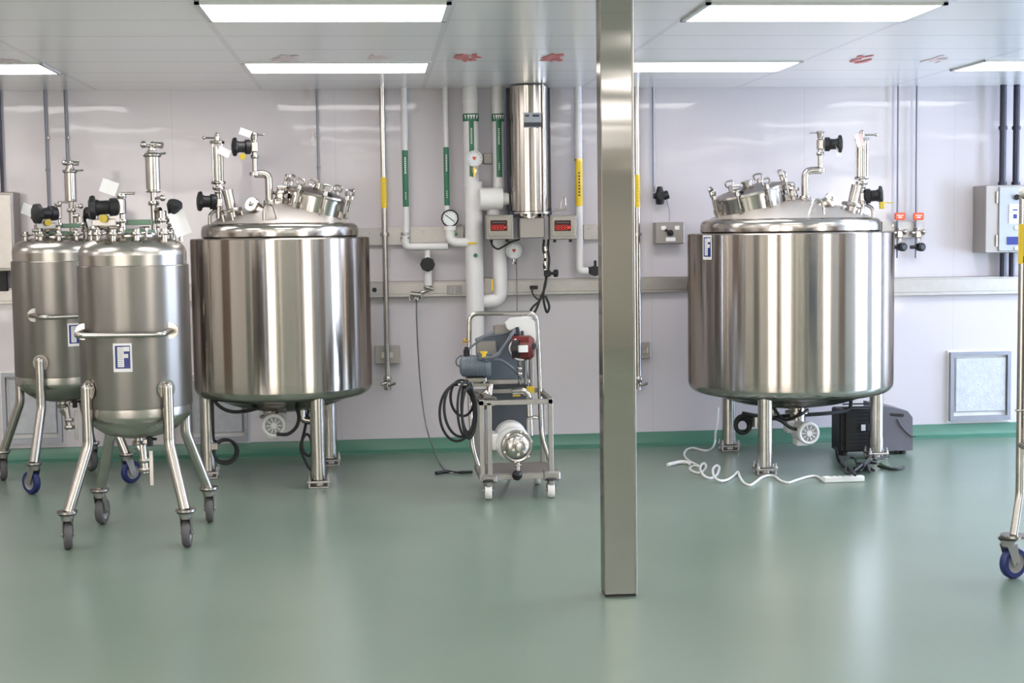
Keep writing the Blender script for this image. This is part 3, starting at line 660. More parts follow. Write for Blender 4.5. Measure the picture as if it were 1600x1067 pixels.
# the two tall steel gas drops with yellow sleeves
def gas_drop(px, lab, boxside, pxb, py0, py1, ys0, ys1):
    b = MB(); off = .07; a, e = vline(b, px, None, 592, off, .021, 18)
    t = thing('steel_pipe', lab, 'pipe', (e.x, D-off, e.z), 'upright bare steel pipes with yellow sleeves')
    clampring(b, Vector((e.x, D-off, Wp(px, 366, off).z)), .034)
    pp = part('tube', b, M['steel'], t)
    y0, y1 = Wp(px, ys0, off).z, Wp(px, ys1, off).z
    part('yellow_sleeve', MB().cyl((e.x, D-off, y0), (e.x, D-off, y1), .0235, n=18), M['yellow'], t)
    g = MB()
    for k in range(7): g.box((e.x, D-off-.0235, y1+(y0-y1)*(.2+.1*k)), (.012, .003, .010))
    part('sleeve_marks', g, M['ochre'], t)
    xb, z0_, z1_ = Wp(pxb, 550, .03).x, Wp(pxb, py0, .03).z, Wp(pxb, py1, .03).z
    bx = part('wall_box', MB().box((xb, D-.028, (z0_+z1_)/2), (.19 if boxside == 0 else .10, .054, z0_-z1_), bev=.004), M['plate'], t)
    part('cover_plate', MB().box((xb, D-.058, (z0_+z1_)/2), (.09 if boxside == 0 else .05, .008, .05), bev=.002), M['steel'], bx)
    c = Vector((e.x, D-off, e.z)); o = MB(); o.sph(c, .032, 8).cyl(c, c-Vector((0, 0, .07)), .02).cyl(c+Vector((-.05, -.03, -.04)), c+Vector((.02, 0, -.02)), .012).cyl(c+Vector((.01, -.03, -.05)), c+Vector((.06, -.06, -.03)), .01).cyl(c-Vector((0, 0, .065)), c-Vector((0, 0, .085)), .028, n=8)
    part('drain_valve', o, M['steel'], t)
    return t
gas_drop(601, 'upright bare steel pipe with a yellow sleeve, left of the white pipes', 0, 605, 540, 568, 277, 325)
gas_drop(996, 'upright bare steel pipe with a yellow sleeve, just right of the steel column', 1, 1006, 535, 560, 273, 324)

# support rails
def rail(pa, pb, yt, yb, lab):
    xa, xb = Wp(pa, 360, .03).x, Wp(pb, 360, .03).x; zt, zb = Wp((pa+pb)/2, yt, .03).z, Wp((pa+pb)/2, yb, .03).z
    b = MB(); z = (zt+zb)/2; h = zt-zb
    b.box(((xa+xb)/2, D-.006, z), (xb-xa, .008, h)).box(((xa+xb)/2, D-.02, zt-.006), (xb-xa, .036, .012)).box(((xa+xb)/2, D-.02, zb+.006), (xb-xa, .036, .012)).box(((xa+xb)/2, D-.036, z), (xb-xa, .006, h*.8))
    t = thing('support_rail', lab, 'support rail', ((xa+xb)/2, D, z), 'steel pipe support rails'); part('channel', b, M['galv'], t)
    n = max(2, int((xb-xa)/.2)); s = MB()
    for i in range(n): s.cyl((xa+(i+.5)*(xb-xa)/n, D-.038, z+h*.25), (xa+(i+.5)*(xb-xa)/n, D-.045, z+h*.25), .008, n=8)
    part('bolts', s, M['steel'], t)
rail(556, 724, 355, 382, 'steel support rail behind the white pipe manifold, ending at the thick white pipe')
rail(912, 942, 351, 374, 'short steel support rail at the left side of the steel column')

# white insulated pipes
def lettering(mb, x, y, za, zb, w_, n=6):
    for k in range(n): mb.box((x, y, za+(zb-za)*(k+.5)/n), (w_, .002, abs(zb-za)/n*.55))
def white_pipe(px, yb, r, off, lab, l0, l1, lm='green', band=None, lw=None, yt=None, ext=None, grp='white pipes dropping from the ceiling'):
    b = MB(); a, e = vline(b, px, yt, yb, off, r, 24)
    t = thing('insulated_pipe', lab, 'pipe', (e.x, D-off, e.z), grp)
    if ext: ext(b, e)
    part('jacket', b, M['ins'], t)
    for zz in (.12, .75):
        if a.z-zz > e.z: part('pipe_collar', MB().cyl((e.x, e.y, a.z-zz), (e.x, e.y, a.z-zz+.02), r*1.06, n=24), M['white'], t)
    z0_, z1_ = Wp(px, l0, off).z, Wp(px, l1, off).z; w_ = lw or r*1.6
    # label curved round the front of the pipe
    n = 9; half = math.asin(min(.95, w_/2/r)); R2_ = r+.0015; vs = []; fs = []
    for rr in (R2_, R2_+.0015):
        for i in range(n+1):
            q = -PI/2-half+2*half*i/n
            for z in (z1_, z0_): vs.append(Vector((e.x+rr*math.cos(q), e.y+rr*math.sin(q), z)))
    for s_ in (0, 1):
        for i in range(n):
            o = s_*2*(n+1)+2*i; fs.append([o, o+2, o+3, o+1] if s_ else [o, o+1, o+3, o+2])
    lb = part('pipe_label', MB().add(vs, fs), M[lm], t)
    tx = MB(); y_ = e.y-r-.004
    if lm == 'green':
        lettering(tx, e.x, y_, z0_-(z0_-z1_)*.12, z0_-(z0_-z1_)*.42, w_*.30, 9); 
        for k in range(4): tx.box((e.x, y_, z1_+(z0_-z1_)*(.14+.035*k)), (w_*.22, .002, .006))
        part('label_lettering', tx, M['paper'], lb)
    else:
        lettering(tx, e.x, y_, z0_-(z0_-z1_)*.25, z0_-(z0_-z1_)*.8, w_*.25, 8); part('label_lettering', tx, M['ink'] if lm == 'yellow' else M['paper'], lb)
    if band:
        zt, zb = Wp(px, band[0], off).z, Wp(px, band[1], off).z
        bd = part('flow_band', MB().cyl((e.x, e.y, zb), (e.x, e.y, zt), r+.003, n=28), M[lm if lm == 'green' else 'brass'], t)
        if lm == 'green':
            g = MB(); w5 = r*.17
            for k in range(5):
                xx = (k-2)*r*.36; yy = -math.sqrt(r*r-xx*xx)-.006; zm = (zt+zb)/2
                g.prism([Vector((e.x+xx-w5, e.y+yy, zm+.018)), Vector((e.x+xx+w5, e.y+yy, zm+.018)), Vector((e.x+xx, e.y+yy, zm-.018))], (0, 0, 0), (0, .003, 0))
            part('flow_arrows', g, M['paper'], bd)
    return t, e
white_pipe(633, 378, .024, .09, 'thin white pipe with a green label, leftmost of the white pipes', 235, 323, lw=.040)
white_pipe(697, 332, .020, .09, 'thin white pipe with a green label, ending above the black-rimmed gauge', 230, 321, lw=.036)
def ext5(b, e):
    r = .068; b.cyl(Vector((e.x+.012, e.y, Wp(740, 284, .14).z)), Vector((e.x+.012, e.y, Wp(740, 560, .14).z)), r, n=28)
t5, e5 = white_pipe(736, 300, .058, .14, 'thick white insulated pipe running from the ceiling down behind the pump cart', 190, 276, band=(178, 190), lw=.036, ext=ext5)
def ext6(b, e):
    b.cyl((e.x, e.y, e.z), (e.x, e.y, Wp(780, 455, .10).z), .054, n=24)
    z_ = Wp(780, 468, .10).z
    b.tube([(e.x, e.y, Wp(780, 440, .10).z), (e.x, e.y, z_-.01), (Wp(745, 470, .10).x, e.y, z_-.01)], .052, .10, 20)
white_pipe(779, 345, .046, .10, 'white insulated pipe between the thickest one and the steel heater, turning left', 190, 277, band=(178, 190), lw=.040, ext=ext6)
def ext8(b, e):
    b.tube([(e.x, e.y, e.z+.02), (e.x, e.y, Wp(905, 424, .09).z), (Wp(922, 424, .09).x, e.y, Wp(905, 424, .09).z)], .030, .06, 20)
t8, e8 = white_pipe(904, 405, .030, .09, 'white pipe with a yellow label right of the steel heater', 250, 322, 'yellow', band=(248, 252), ext=ext8, lw=.052)
c = Wp(928, 423, .09); b = MB().cyl(c-Vector((.045, 0, 0)), c+Vector((.02, 0, 0)), .032).cyl(c+Vector((.0, -.03, 0)), c+Vector((.0, -.06, 0)), .04).box(c+Vector((.01, 0, .05)), (.02, .02, .06), bev=.003)
part('end_valve', b, M['black'], t8)

# dial gauges
def gauge(px, py, off, r, lab, rim='white', needle='red', stemz=-.08, grp='round dial gauges', cat='gauge', heart=True, stem='brass'):
    c = Wp(px, py, off); t = thing('dial_gauge', lab, cat, c, grp)
    part('case', MB().lathe([(0, .03), (r*.92, .03), (r, .022), (r, -.012), (r*.9, -.018), (r*.84, -.010)], c, (0, 1, 0), 36), M[rim], t)
    part('dial', MB().cyl(c+Vector((0, -.009, 0)), c+Vector((0, -.005, 0)), r*.86, n=36), M['dial'], t)
    g = MB()
    for k in range(11):
        a = math.radians(225-27*k); g.box(c+Vector((math.cos(a)*r*.72, -.011, math.sin(a)*r*.72)), (.0035, .002, r*.14), ax=(0, PI/2-a))
    part('scale_marks', g, M['ink'], t)
    if heart:
        part('red_emblem', MB().box(c+Vector((0, -.011, .008)), (r*.42, .002, r*.2)).box(c+Vector((0, -.0112, -.003)), (r*.26, .002, r*.2)), M['red'], t)
    else: part('needle', MB().box(c+Vector((0, -.012, 0)), (r*1.3, .002, .006), ax=(0, .65)), M['ink'], t)
    part('stem', MB().cyl(c+Vector((0, .01, -r*.9)), c+Vector((0, .01, stemz-r)), .012).cyl(c+Vector((0, .01, -r-.02)), c+Vector((0, .01, -r-.04)), .018, n=6), M[stem], t)
    return t
gauge(741, 248, .24, .062, 'round white thermometer dial with a red emblem on the thick white pipe', stemz=-.075)
gauge(803, 392, .17, .062, 'round white thermometer dial with a red emblem, hanging below the left display box', stemz=-.02, stem='steel')
gauge(703, 341, .17, .066, 'black-rimmed pressure gauge standing on the white pipe manifold', rim='black', heart=False, stemz=-.03)
# small grey junction box behind the thermometer, between the pipes
solo('junction_box', MB().box(Wp(762, 248, .03), (.07, .06, .08), bev=.004), M['plate'], 'small grey box on the wall between the thick white pipe and its neighbour', 'junction box')
# white manifold
t = thing('pipe_manifold', 'white insulated pipe manifold joining the thin white pipe to the thick one', 'pipe', Wp(668, 383, .1))
b = MB().tube([Wp(633, 368, .1), Wp(633, 386, .1), Wp(700, 385, .12)], .028, .05, 16).cyl(Wp(668, 384, .1), Wp(668, 404, .1), .022)
part('lower_run', b, M['ins'], t)
b = MB().tube([Wp(703, 356, .16), Wp(703, 378, .16), Wp(742, 380, .16)], .036, .06, 20).cyl(Wp(703, 360, .16), Wp(703, 353, .16), .045)
part('upper_run', b, M['ptfe'], t)
part('green_button', MB().cyl(Wp(713, 366, .20), Wp(713, 366, .21), .012), M['green'], t); part('yellow_strip', MB().box(Wp(738, 380, .21), (.07, .012, .014)), M['yellow'], t)
part('green_button', MB().cyl(Wp(743, 399, .215), Wp(743, 399, .225), .016), M['green'], t5)
part('pipe_ring', MB().cyl(Wp(633, 372, .09)+Vector((0, 0, -.008)), Wp(633, 372, .09)+Vector((0, 0, .008)), .036).cyl(Wp(633, 365, .09)+Vector((0, 0, -.008)), Wp(633, 365, .09)+Vector((0, 0, .008)), .033), M['galv'], t)
# black actuator with a drop pipe and hose valve
c = Wp(668, 413, .12); t = thing('valve_actuator', 'black eight-sided valve actuator hanging under the white manifold', 'valve', c)
part('housing', MB().cyl(c+Vector((0, .05, 0)), c-Vector((0, .05, 0)), .056, n=8).cyl(c-Vector((0, .05, 0)), c-Vector((0, .065, 0)), .04, n=16), M['black'], t)
b = MB().cyl(c+Vector((0, 0, .055)), c+Vector((0, 0, .03)), .022).cyl(c, Wp(669, 446, .12), .03); part('drop_pipe', b, M['ins'], t)
b = MB().tube([Wp(671, 446, .12), Wp(671, 452, .12), Wp(655, 459, .13), Wp(652, 470, .13)], .013, .02).cyl(Wp(663, 448, .15), Wp(676, 452, .12), .014).cyl(Wp(641, 459, .14), Wp(658, 461, .14), .02).torus(Wp(644, 466, .14), .022, .006, (0, 1, 0)).torus(Wp(655, 466, .14), .020, .006, (0, 1, 0))
part('hose_valve', b, M['steel'], t)
# outlet
c = Wp(710, 453, .06); t = thing('wall_outlet', 'grey double wall outlet on the raceway left of the thick white pipe', 'outlet', c)
part('cover', MB().box(c, (.115, .012, .07), bev=.003), M['plate'], t)
for s in (-1, 1): part('socket', MB().box(c+Vector((s*.027, -.008, 0)), (.036, .006, .05), bev=.003), M['grey'], t)
# knockouts
solo('raceway_plug', MB().cyl(Wp(585, 453, .055), Wp(585, 453, .066), .018), M['black'], 'round black plug in the raceway right of the left large vessel', 'plug')
solo('wall_receptacle', MB().box(Wp(1076, 448, .058), (.02, .012, .06), bev=.003), M['black'], 'small black receptacle on the raceway touching the edge of the right-hand vessel', 'outlet')

# heater: tall steel cylinder from the ceiling
c = Wp(827, 230, .25); zb = Wp(827, 328, .25).z; r = .148
t = thing('inline_heater', 'tall polished steel cylinder hanging from the ceiling over two red display boxes', 'heater', (c.x, c.y, zb))
part('cylinder', MB().lathe([(r*.9, zb-.02), (r, zb-.01), (r, H-.012), (0, H-.012)], (c.x, c.y, 0), n=64), M['drawn'], t)
for s in (-1, 1): part('side_strut', MB().box((c.x+s*(r+.004), c.y+.06, (H+zb)/2-.01), (.028, .06, H-zb-.01), bev=.003), M['navyc'], t)
part('front_rod', MB().cyl((c.x+r*.62, c.y-r*.86, zb-.03), (c.x+r*.62, c.y-r*.86, H-.004), .008), M['steel'], t)
lp = MB().box((c.x+.01, c.y-r-.004, Wp(827, 188, .38).z), (.13, .012, .11), bev=.002); pl = part('name_plate', lp, M['panelgrey'], t)
zz = Wp(827, 195, .38).z; part('plate_strip', MB().box((c.x+.01, c.y-r-.011, zz), (.126, .004, .032)).box((c.x-.03, c.y-r-.011, zz+.065), (.03, .004, .014)).box((c.x+.035, c.y-r-.011, zz+.065), (.05, .004, .016)), M['ink'], pl)
b = MB()
for k in range(8):
    a = 2*PI*k/8+.2; o = Vector((c.x+.13*math.cos(a), c.y+.13*math.sin(a), zb)); b.cyl(o-Vector((0, 0, .05)), o, .009, n=8).cyl(o-Vector((0, 0, .03)), o-Vector((0, 0, .045)), .016, n=6)
b.cyl((c.x, c.y, zb-.015), (c.x, c.y, zb-.03), r+.01, n=48).cyl((c.x, c.y, zb-.03), (c.x, c.y, zb-.09), .085)
part('bottom_flange', b, M['steel'], t)
z_ = Wp(828, 356, .25).z; part('junction_housing', MB().box((c.x+.005, c.y, z_), (.19, .17, .155), bev=.006), M['plate'], t)
part('side_lever', MB().tube([(c.x+.15, c.y-.05, zb-.01), (c.x+.27, c.y-.08, zb+.005)], .007).tube([(c.x+.225, c.y-.07, zb+.01), (c.x+.23, c.y-.07, zb+.06), (c.x+.26, c.y-.07, zb+.10), (c.x+.262, c.y-.07, zb+.03)], .006, .02), M['steel'], t)
part('dark_bracket', MB().box((c.x-.125, c.y-.03, zb-.03), (.09, .09, .05), bev=.006).box((c.x+.13, c.y-.02, zb-.02), (.06, .08, .06), bev=.006), M['navyc'], t)
# white drum on the white pipe left of the heater
solo('white_canister', MB().lathe([(0, -.10), (.078, -.10), (.085, -.09), (.085, .06), (.08, .075), (.05, .08), (.045, .12), (0, .12)], Wp(770, 311, .20), (1, 0, .0), 36), M['ptfe'], 'white drum-shaped pipe fitting left of the foot of the steel heater', 'fitting')
solo('insulated_tee', MB().cyl(Wp(770, 318, .2), Wp(773, 345, .13), .052), M['ins'], 'white insulated stub below the drum-shaped fitting, behind the left display box', 'fitting')
# display boxes
def display(px, lab, lit, half):
    c = Wp(px, 355, .30); w_, h_ = (.205, .185); t = thing('display_box', lab, 'display', c, 'red digital display boxes')
    part('housing', MB().box(c, (w_, .12, h_), bev=.006), M['plate'], t)
    part('bezel', MB().box(c+Vector((0, -.062, .005)), (w_*.86, .006, h_*.80), bev=.002), M['steel'], t)
    part('window', MB().box(c+Vector((-.008, -.067, .012)), (.125, .006, .08), bev=.002), M['ledd'], t)
    dg = MB()
    def seg(x, z, h): 
        for (dx, dz, sx, sz) in ((0, h/2, .012, .0035), (0, 0, .012, .0035), (0, -h/2, .012, .0035), (-.008, h/4, .0035, h*.42), (.008, h/4, .0035, h*.42), (-.008, -h/4, .0035, h*.42), (.008, -h/4, .0035, h*.42)):
            dg.box(c+Vector((x+dx, -.0715, z+dz)), (sx, .002, sz))
    for k in range(4): seg(-.052+k*.024, -.002, .034)
    part('digits', dg, M['led'], t)
    part('status_lamp', MB().cyl(c+Vector((.040, -.069, -.002)), c+Vector((.040, -.076, -.002)), .012 if lit else .008), M['led'], t)
    part('top_marks', MB().box(c+Vector((-.008, -.071, .036)), (.10, .002, .012)), M['ink'], t)
    b = MB()
    for s in (-1, 1): b.cyl(c+Vector((s*.06, .01, -h_/2)), c+Vector((s*.06, .01, -h_/2-.02)), .012, n=10)
    part('cable_gland', b, M['black'], t); return t
display(780, 'display box with red digits left of the heater housing', 0, 0)
display(879, 'display box with red digits and a bright red lamp, right of the heater housing', 1, 0)
# cable from left box to the middle
t = solo('looped_cable', MB().spline([Wp(767, 376, .28), Wp(770, 384, .28), Wp(778, 389, .28), Wp(788, 384, .28), Wp(798, 378, .28), Wp(812, 374, .26)], .007), M['rubber'], 'short black cable looping under the left display box', 'cable')
# hanging sensor chain
b = MB().spline([Wp(850, 374, .25), Wp(849, 390, .25), Wp(852, 402, .26), Wp(850, 415, .26), Wp(853, 430, .27), Wp(852, 445, .27), Wp(848, 458, .27), Wp(843, 470, .27), Wp(834, 478, .28), Wp(829, 486, .28), Wp(834, 489, .28), Wp(840, 478, .27), Wp(846, 462, .27), Wp(850, 455, .27)], .009)
b.spline([Wp(857, 374, .24), Wp(856, 390, .25), Wp(858, 405, .26), Wp(856, 425, .27), Wp(851, 445, .27), Wp(849, 462, .27), Wp(851, 478, .27), Wp(855, 488, .27), Wp(858, 478, .27), Wp(852, 462, .27)], .009)
t = thing('sensor_cable', 'black cables hanging from the heater housing with a steel fitting, ending in loops', 'cable', Wp(852, 374, .25))
part('cable', b, M['rubber'], t)
b = MB(); 
for py in (385, 396, 408, 420): b.cyl(Wp(852, py, .28), Wp(853, py+7, .28), .016, n=10)
part('steel_links', b, M['steel'], t)
part('black_valve', MB().cyl(Wp(853, 427, .28), Wp(870, 427, .30), .012).cyl(Wp(866, 427, .30), Wp(871, 427, .31), .028).box(Wp(855, 427, .28), (.05, .04, .05), bev=.006), M['black'], t)
part('plug', MB().box(Wp(834, 449, .07), (.06, .03, .028), bev=.004), M['black'], t)
part('plug_lead', MB().spline([Wp(831, 449, .09), Wp(832, 458, .16), Wp(838, 466, .25), Wp(845, 470, .27)], .006), M['rubber'], t)
part('thin_lead', MB().cyl(Wp(807, 405, .1), Wp(808, 490, .1), .004, n=8), M['thin'], t)
# small yellow tape + clip on second pipe foot
solo('yellow_tape', MB().box(Wp(769, 445, .17), (.014, .006, .09)), M['yellow'], 'narrow upright yellow tape between the two thick white pipes', 'tape')
# box behind
solo('socket_plate', MB().box(Wp(762, 445, .03), (.06, .05, .11), bev=.004), M['galv'], 'narrow grey plate on the wall between the thick white pipes', 'plate')

# conduit with black regulator and switch box
b = MB(); a, e = vline(b, 1021, None, 300, .05, .010, 12); t = thing('regulator_drop', 'thin grey conduit ending in a black regulator, right of the steel column', 'valve', e)
part('tube', b, M['thin'], t)
c = Wp(1031, 306, .07); part('regulator', MB().cyl(c-Vector((.05, 0, 0)), c+Vector((.05, 0, 0)), .022).lathe([(0, -.07), (.03, -.065), (.036, -.02), (.05, .0), (.03, .03), (.02, .07), (0, .075)], c, (0, 0, 1), 20).cyl(c+Vector((.03, -.01, 0)), c+Vector((.062, -.01, .01)), .034).cyl(c, c-Vector((0, .05, 0)), .03), M['black'], t)
part('thin_lead', MB().spline([Wp(1042, 312, .06), Wp(1046, 330, .05), Wp(1046, 346, .05)], .004), M['thin'], t)
c = Wp(1044.5, 364, .06); t = thing('switch_box', 'steel switch box with three white plates, between the column and right vessel', 'switch box', c)
part('housing', MB().box(c, (.225, .115, .165), bev=.005), M['plate'], t)
for dx, dz, w_ in ((-.05, .04, .036), (.055, .04, .036), (.005, -.048, .075)): part('white_plate', MB().box(c+Vector((dx, -.0595, dz)), (w_, .004, .030)), M['paper'], t)
kn = MB().cyl(c+Vector((0, -.057, .0)), c+Vector((0, -.08, .0)), .024).box(c+Vector((0, -.085, 0)), (.05, .012, .014), ax=(0, .5), bev=.003).cyl(c+Vector((-.03, -.057, .02)), c+Vector((-.03, -.072, .02)), .012)
part('selector_knob', kn, M['black'], t)
# red tagged gas valves
for i, px in enumerate((1403, 1432)):
    b = MB(); a, e = vline(b, px, None, 403, .06, .009, 12)
    t = thing('gas_valve', ('red-tagged gas valve on a thin pipe, next to the right-hand vessel', 'red-tagged gas valve on a thin pipe, farther from the right-hand vessel')[i], 'valve', e, 'red-tagged gas valves')
    part('tube', b, M['thin'], t)
    c = Wp(px+3, 338, .09); tg = part('red_tag', MB().box(c, (.088, .012, .058), bev=.008), M['orange'], t)
    part('tag_print', MB().box(c+Vector((0, -.008, .008)), (.055, .002, .008)).box(c+Vector((0, -.008, -.008)), (.03, .002, .012)), M['pink'], tg)
    c = Wp(px+2, 366, .07); vb = MB().box(c, (.05, .05, .06), bev=.006).cyl(c-Vector((.05, 0, -.01)), c+Vector((.05, 0, .01)), .018).cyl(c+Vector((0, 0, -.05)), c+Vector((0, 0, .05)), .016).sph(c+Vector((.035, -.03, .02)), .02, 8)
    part('valve_body', vb, M['steel'], t)
    c = Wp(px+2, 386, .09); part('valve_knob', MB().cyl(c+Vector((-.06, 0, 0)), c+Vector((.03, 0, 0)), .014).lathe([(0, -.03), (.03, -.03), (.034, -.01), (.034, .02), (.02, .03), (0, .03)], c+Vector((.02, -.01, 0)), (.3, -1, 0), 20), M['black'], t)
rail(1378, 1443, 346, 371, 'short steel support rail carrying the two red-tagged gas valves')

# electric panel and its dark conduits
x0, x1 = Wp(1540, 340, .25).x, Wp(1640, 340, .25).x; z1_, z0_ = Wp(1570, 289, .25).z, Wp(1570, 395, .25).z
t = thing('switchboard', 'grey steel electric panel on the wall at the right edge of the photo', 'electric panel', ((x0+x1)/2, D, z0_))
part('cabinet', MB().box(((x0+x1)/2, D-.125, (z0_+z1_)/2), (x1-x0, .25, z1_-z0_), bev=.006), M['plate'], t)
dx0 = Wp(1560, 340, .26).x; dr = part('panel_door', MB().box(((dx0+x1)/2, D-.257, (z0_+z1_)/2), (x1-dx0-.01, .016, z1_-z0_-.03), bev=.004), M['panelgrey'], t)
part('door_hinge', MB().cyl((dx0-.012, D-.257, z0_+.05), (dx0-.012, D-.257, z0_+.14), .008).cyl((dx0-.012, D-.257, z1_-.14), (dx0-.012, D-.257, z1_-.05), .008), M['steel'], dr)
c = Wp(1585, 334, .27); part('notice_sheet', MB().box(c+Vector((.0, .0, 0)), (.085, .004, .15)), M['paper'], dr); part('notice_print', MB().box(c+Vector((.005, -.003, -.02)), (.03, .002, .035)).box(c+Vector((.005, -.003, .03)), (.04, .002, .01)), M['navy'], dr)
part('blue_label', MB().box(Wp(1583, 376, .268), (.10, .003, .062)), M['navy'], dr); part('latch_knob', MB().cyl(Wp(1589, 308, .26), Wp(1589, 308, .29), .022), M['black'], dr)
[part('white_button', MB().cyl(Wp(1588, yy, .26), Wp(1588, yy, .28), .013), M['paper'], dr) for yy in (356, 388)]
for i, px in enumerate((1567, 1588)):
    b = MB(); a, e = vline(b, px, None, 290, .12, .026, 16); b.cyl((e.x, e.y, Wp(px, 200, .12).z-.015), (e.x, e.y, Wp(px, 200, .12).z+.015), .034, n=16)
    b.cyl((e.x, e.y, e.z), (e.x, e.y, e.z+.03), .034, n=16)
    t = thing('dark_conduit', ('dark conduit from the ceiling into the electric panel, left one', 'dark conduit from the ceiling into the electric panel, right one')[i], 'conduit', e, 'dark conduits above the electric panel'); part('tube', b, M['navyc'], t)
for i, px in enumerate((1567, 1581)):
    b = MB(); a, e = vline(b, px, 392, 432, .06, .024, 14); solo('conduit_stub', b, M['navyc'], ('dark conduit stub between the electric panel and the raceway, left one', 'dark conduit stub between the electric panel and the raceway, right one')[i], 'conduit', 'conduit stubs under the electric panel')

# vents low in the wall
def vent(pa, pb, yt, yb, lab):
    xa, xb = Wp(pa, 600).x, Wp(pb, 600).x; zt, zb = Wp((pa+pb)/2, yt).z, Wp((pa+pb)/2, yb).z; x, z, w_, h_ = (xa+xb)/2, (zt+zb)/2, xb-xa, zt-zb
    t = thing('wall_vent', lab, 'vent', (x, D, zb), 'return air vents low in the back wall'); f = MB(); q = .028
    f.box((x-w_/2+q/2, D-.022, z), (q, .044, h_)).box((x+w_/2-q/2, D-.022, z), (q, .044, h_)).box((x, D-.022, zt-q/2), (w_-2*q, .044, q)).box((x, D-.022, zb+q*.7), (w_-2*q, .044, q*1.4))
    part('frame', f, M['ventf'], t)
    part('outer_trim', MB().box((x, D-.004, z), (w_+.03, .008, h_+.03)), M['white'], t)
    part('filter', MB().box((x+.005, D-.02, z+.012), (w_-.085, .022, h_-.12), bev=.006), M['filt'], t)
vent(1482, 1576, 549, 656, 'square return air vent low in the wall at the right')
vent(292, 386, 585, 690, 'square return air vent low in the wall behind the left large vessel')
vent(4, 96, 582, 692, 'square return air vent low in the wall behind the far-left tank')

# box at the far left
c = Wp(4, 362, .12); t = thing('control_box', 'plain steel control box on the wall at the left edge of the photo', 'control box', c)
part('housing', MB().box(c, (.22, .22, .58), bev=.006), M['plate'], t)
part('front_cover', MB().box(c+Vector((0, -.113, 0)), (.19, .01, .54), bev=.003), M['galv'], t)
solo('wall_receptacle', MB().box(Wp(2, 437, .07), (.09, .03, .17), bev=.005), M['black'], 'black receptacle on the raceway at the left edge below the control box', 'outlet')
b = MB(); a, e = vline(b, 1, None, 300, .04, .012); solo('thin_conduit', b, M['navyc'], 'dark conduit at the left edge of the photo above the control box', 'conduit')

# loose cord from the hose valve down to the floor
t = thing('extension_cord', 'thin dark cord hanging from the hose valve and ending on the floor', 'cord', F(700, 738))
A = [Wp(651, 470, .13), Wp(651, 500, .12), Wp(654, 560, .12), Wp(658, 610, .14), Wp(666, 665, .2)]; q1 = F(680, 705, .06); q1 = P(679, 706, D-.4); q2 = F(699, 737, .008)
part('lead', MB().spline(A+[q1, P(688, 724, D-.7), q2, F(712, 738, .008), F(735, 736, .008)], .0055), M['thin'], t)
part('plug_end', MB().cyl(F(681, 739, .012), F(700, 736, .012), .012).cyl(F(716, 738, .012), F(738, 737, .012), .010).cyl(F(700, 736, .012), F(716, 738, .012), .006), M['black'], t)

# red marks on the ceiling tiles, clusters of small flat blobs
def mark(pa, pb, ya, yb, lab, m, seed, n):
    random.seed(seed); b = MB()
    def C_(px, py): 
        v = F(px, py, H); return v
    for k in range(n*2):
        c = C_(pa+4+(pb-pa-8)*random.betavariate(2.2, 2.2), random.uniform(ya+2, yb-2)); rx, ry = random.uniform(.010, .030), random.uniform(.03, .11); q = random.choice((2, 3, 4))
        pts = [Vector((c.x+rx*math.cos(a)*(1+.25*math.sin(q*a+k)), c.y+ry*math.sin(a)*(1+.2*math.cos(q*a)), H-.0035-k*.0001)) for a in [2*PI*i/24 for i in range(24)]]
        b.prism(pts, (0, 0, 0), (0, 0, .0025))
    t = solo('red_mark', b, m, lab, 'mark', 'red marks on the ceiling tiles')
RM = mat('faded_red_mark', (.84, .66, .66), .4); RS = mat('strong_red_mark', (.72, .16, .16), .4)
mark(0, 40, 91, 97, 'faded red mark on the ceiling at the left edge of the photo', RM, 1, 3)
mark(420, 475, 85, 96, 'faded pink-red mark on the ceiling above the light over the left large vessel', RM, 2, 6)
mark(572, 612, 84, 95, 'small faded red mark on the ceiling, right of the longer faded one', RM, 3, 5)
mark(708, 752, 84, 96, 'strong red mark on the ceiling above the white pipes', RS, 5, 8)
mark(846, 892, 84, 96, 'strong red mark on the ceiling left of the steel column', RS, 6, 8)
mark(1324, 1368, 85, 99, 'broken red mark on the ceiling right of the steel column', RS, 7, 6)
mark(1420, 1500, 86, 98, 'faint pink mark on the ceiling near the right edge of the photo', RM, 8, 4)
# ================================================================ pump cart
YF_, YB_ = 9.23, 9.62
def A_(px, py, Y=YF_): return P(px, py, Y)
T = thing('pump_cart', 'steel pump cart on white casters in front of the thick white pipe', 'cart', (.89, 9.4, 0))
# push bar hoop
hp = MB().tube([A_(752, 742, YB_-.1), A_(738, 700, YB_-.1), A_(733, 600, YB_), A_(733, 490, YB_), A_(838, 489, YB_), A_(842, 560, YB_), A_(846, 680, YB_), A_(862, 728, YB_-.1)], .0155, .06, 14)
part('push_bar', hp, M['steel'], T)
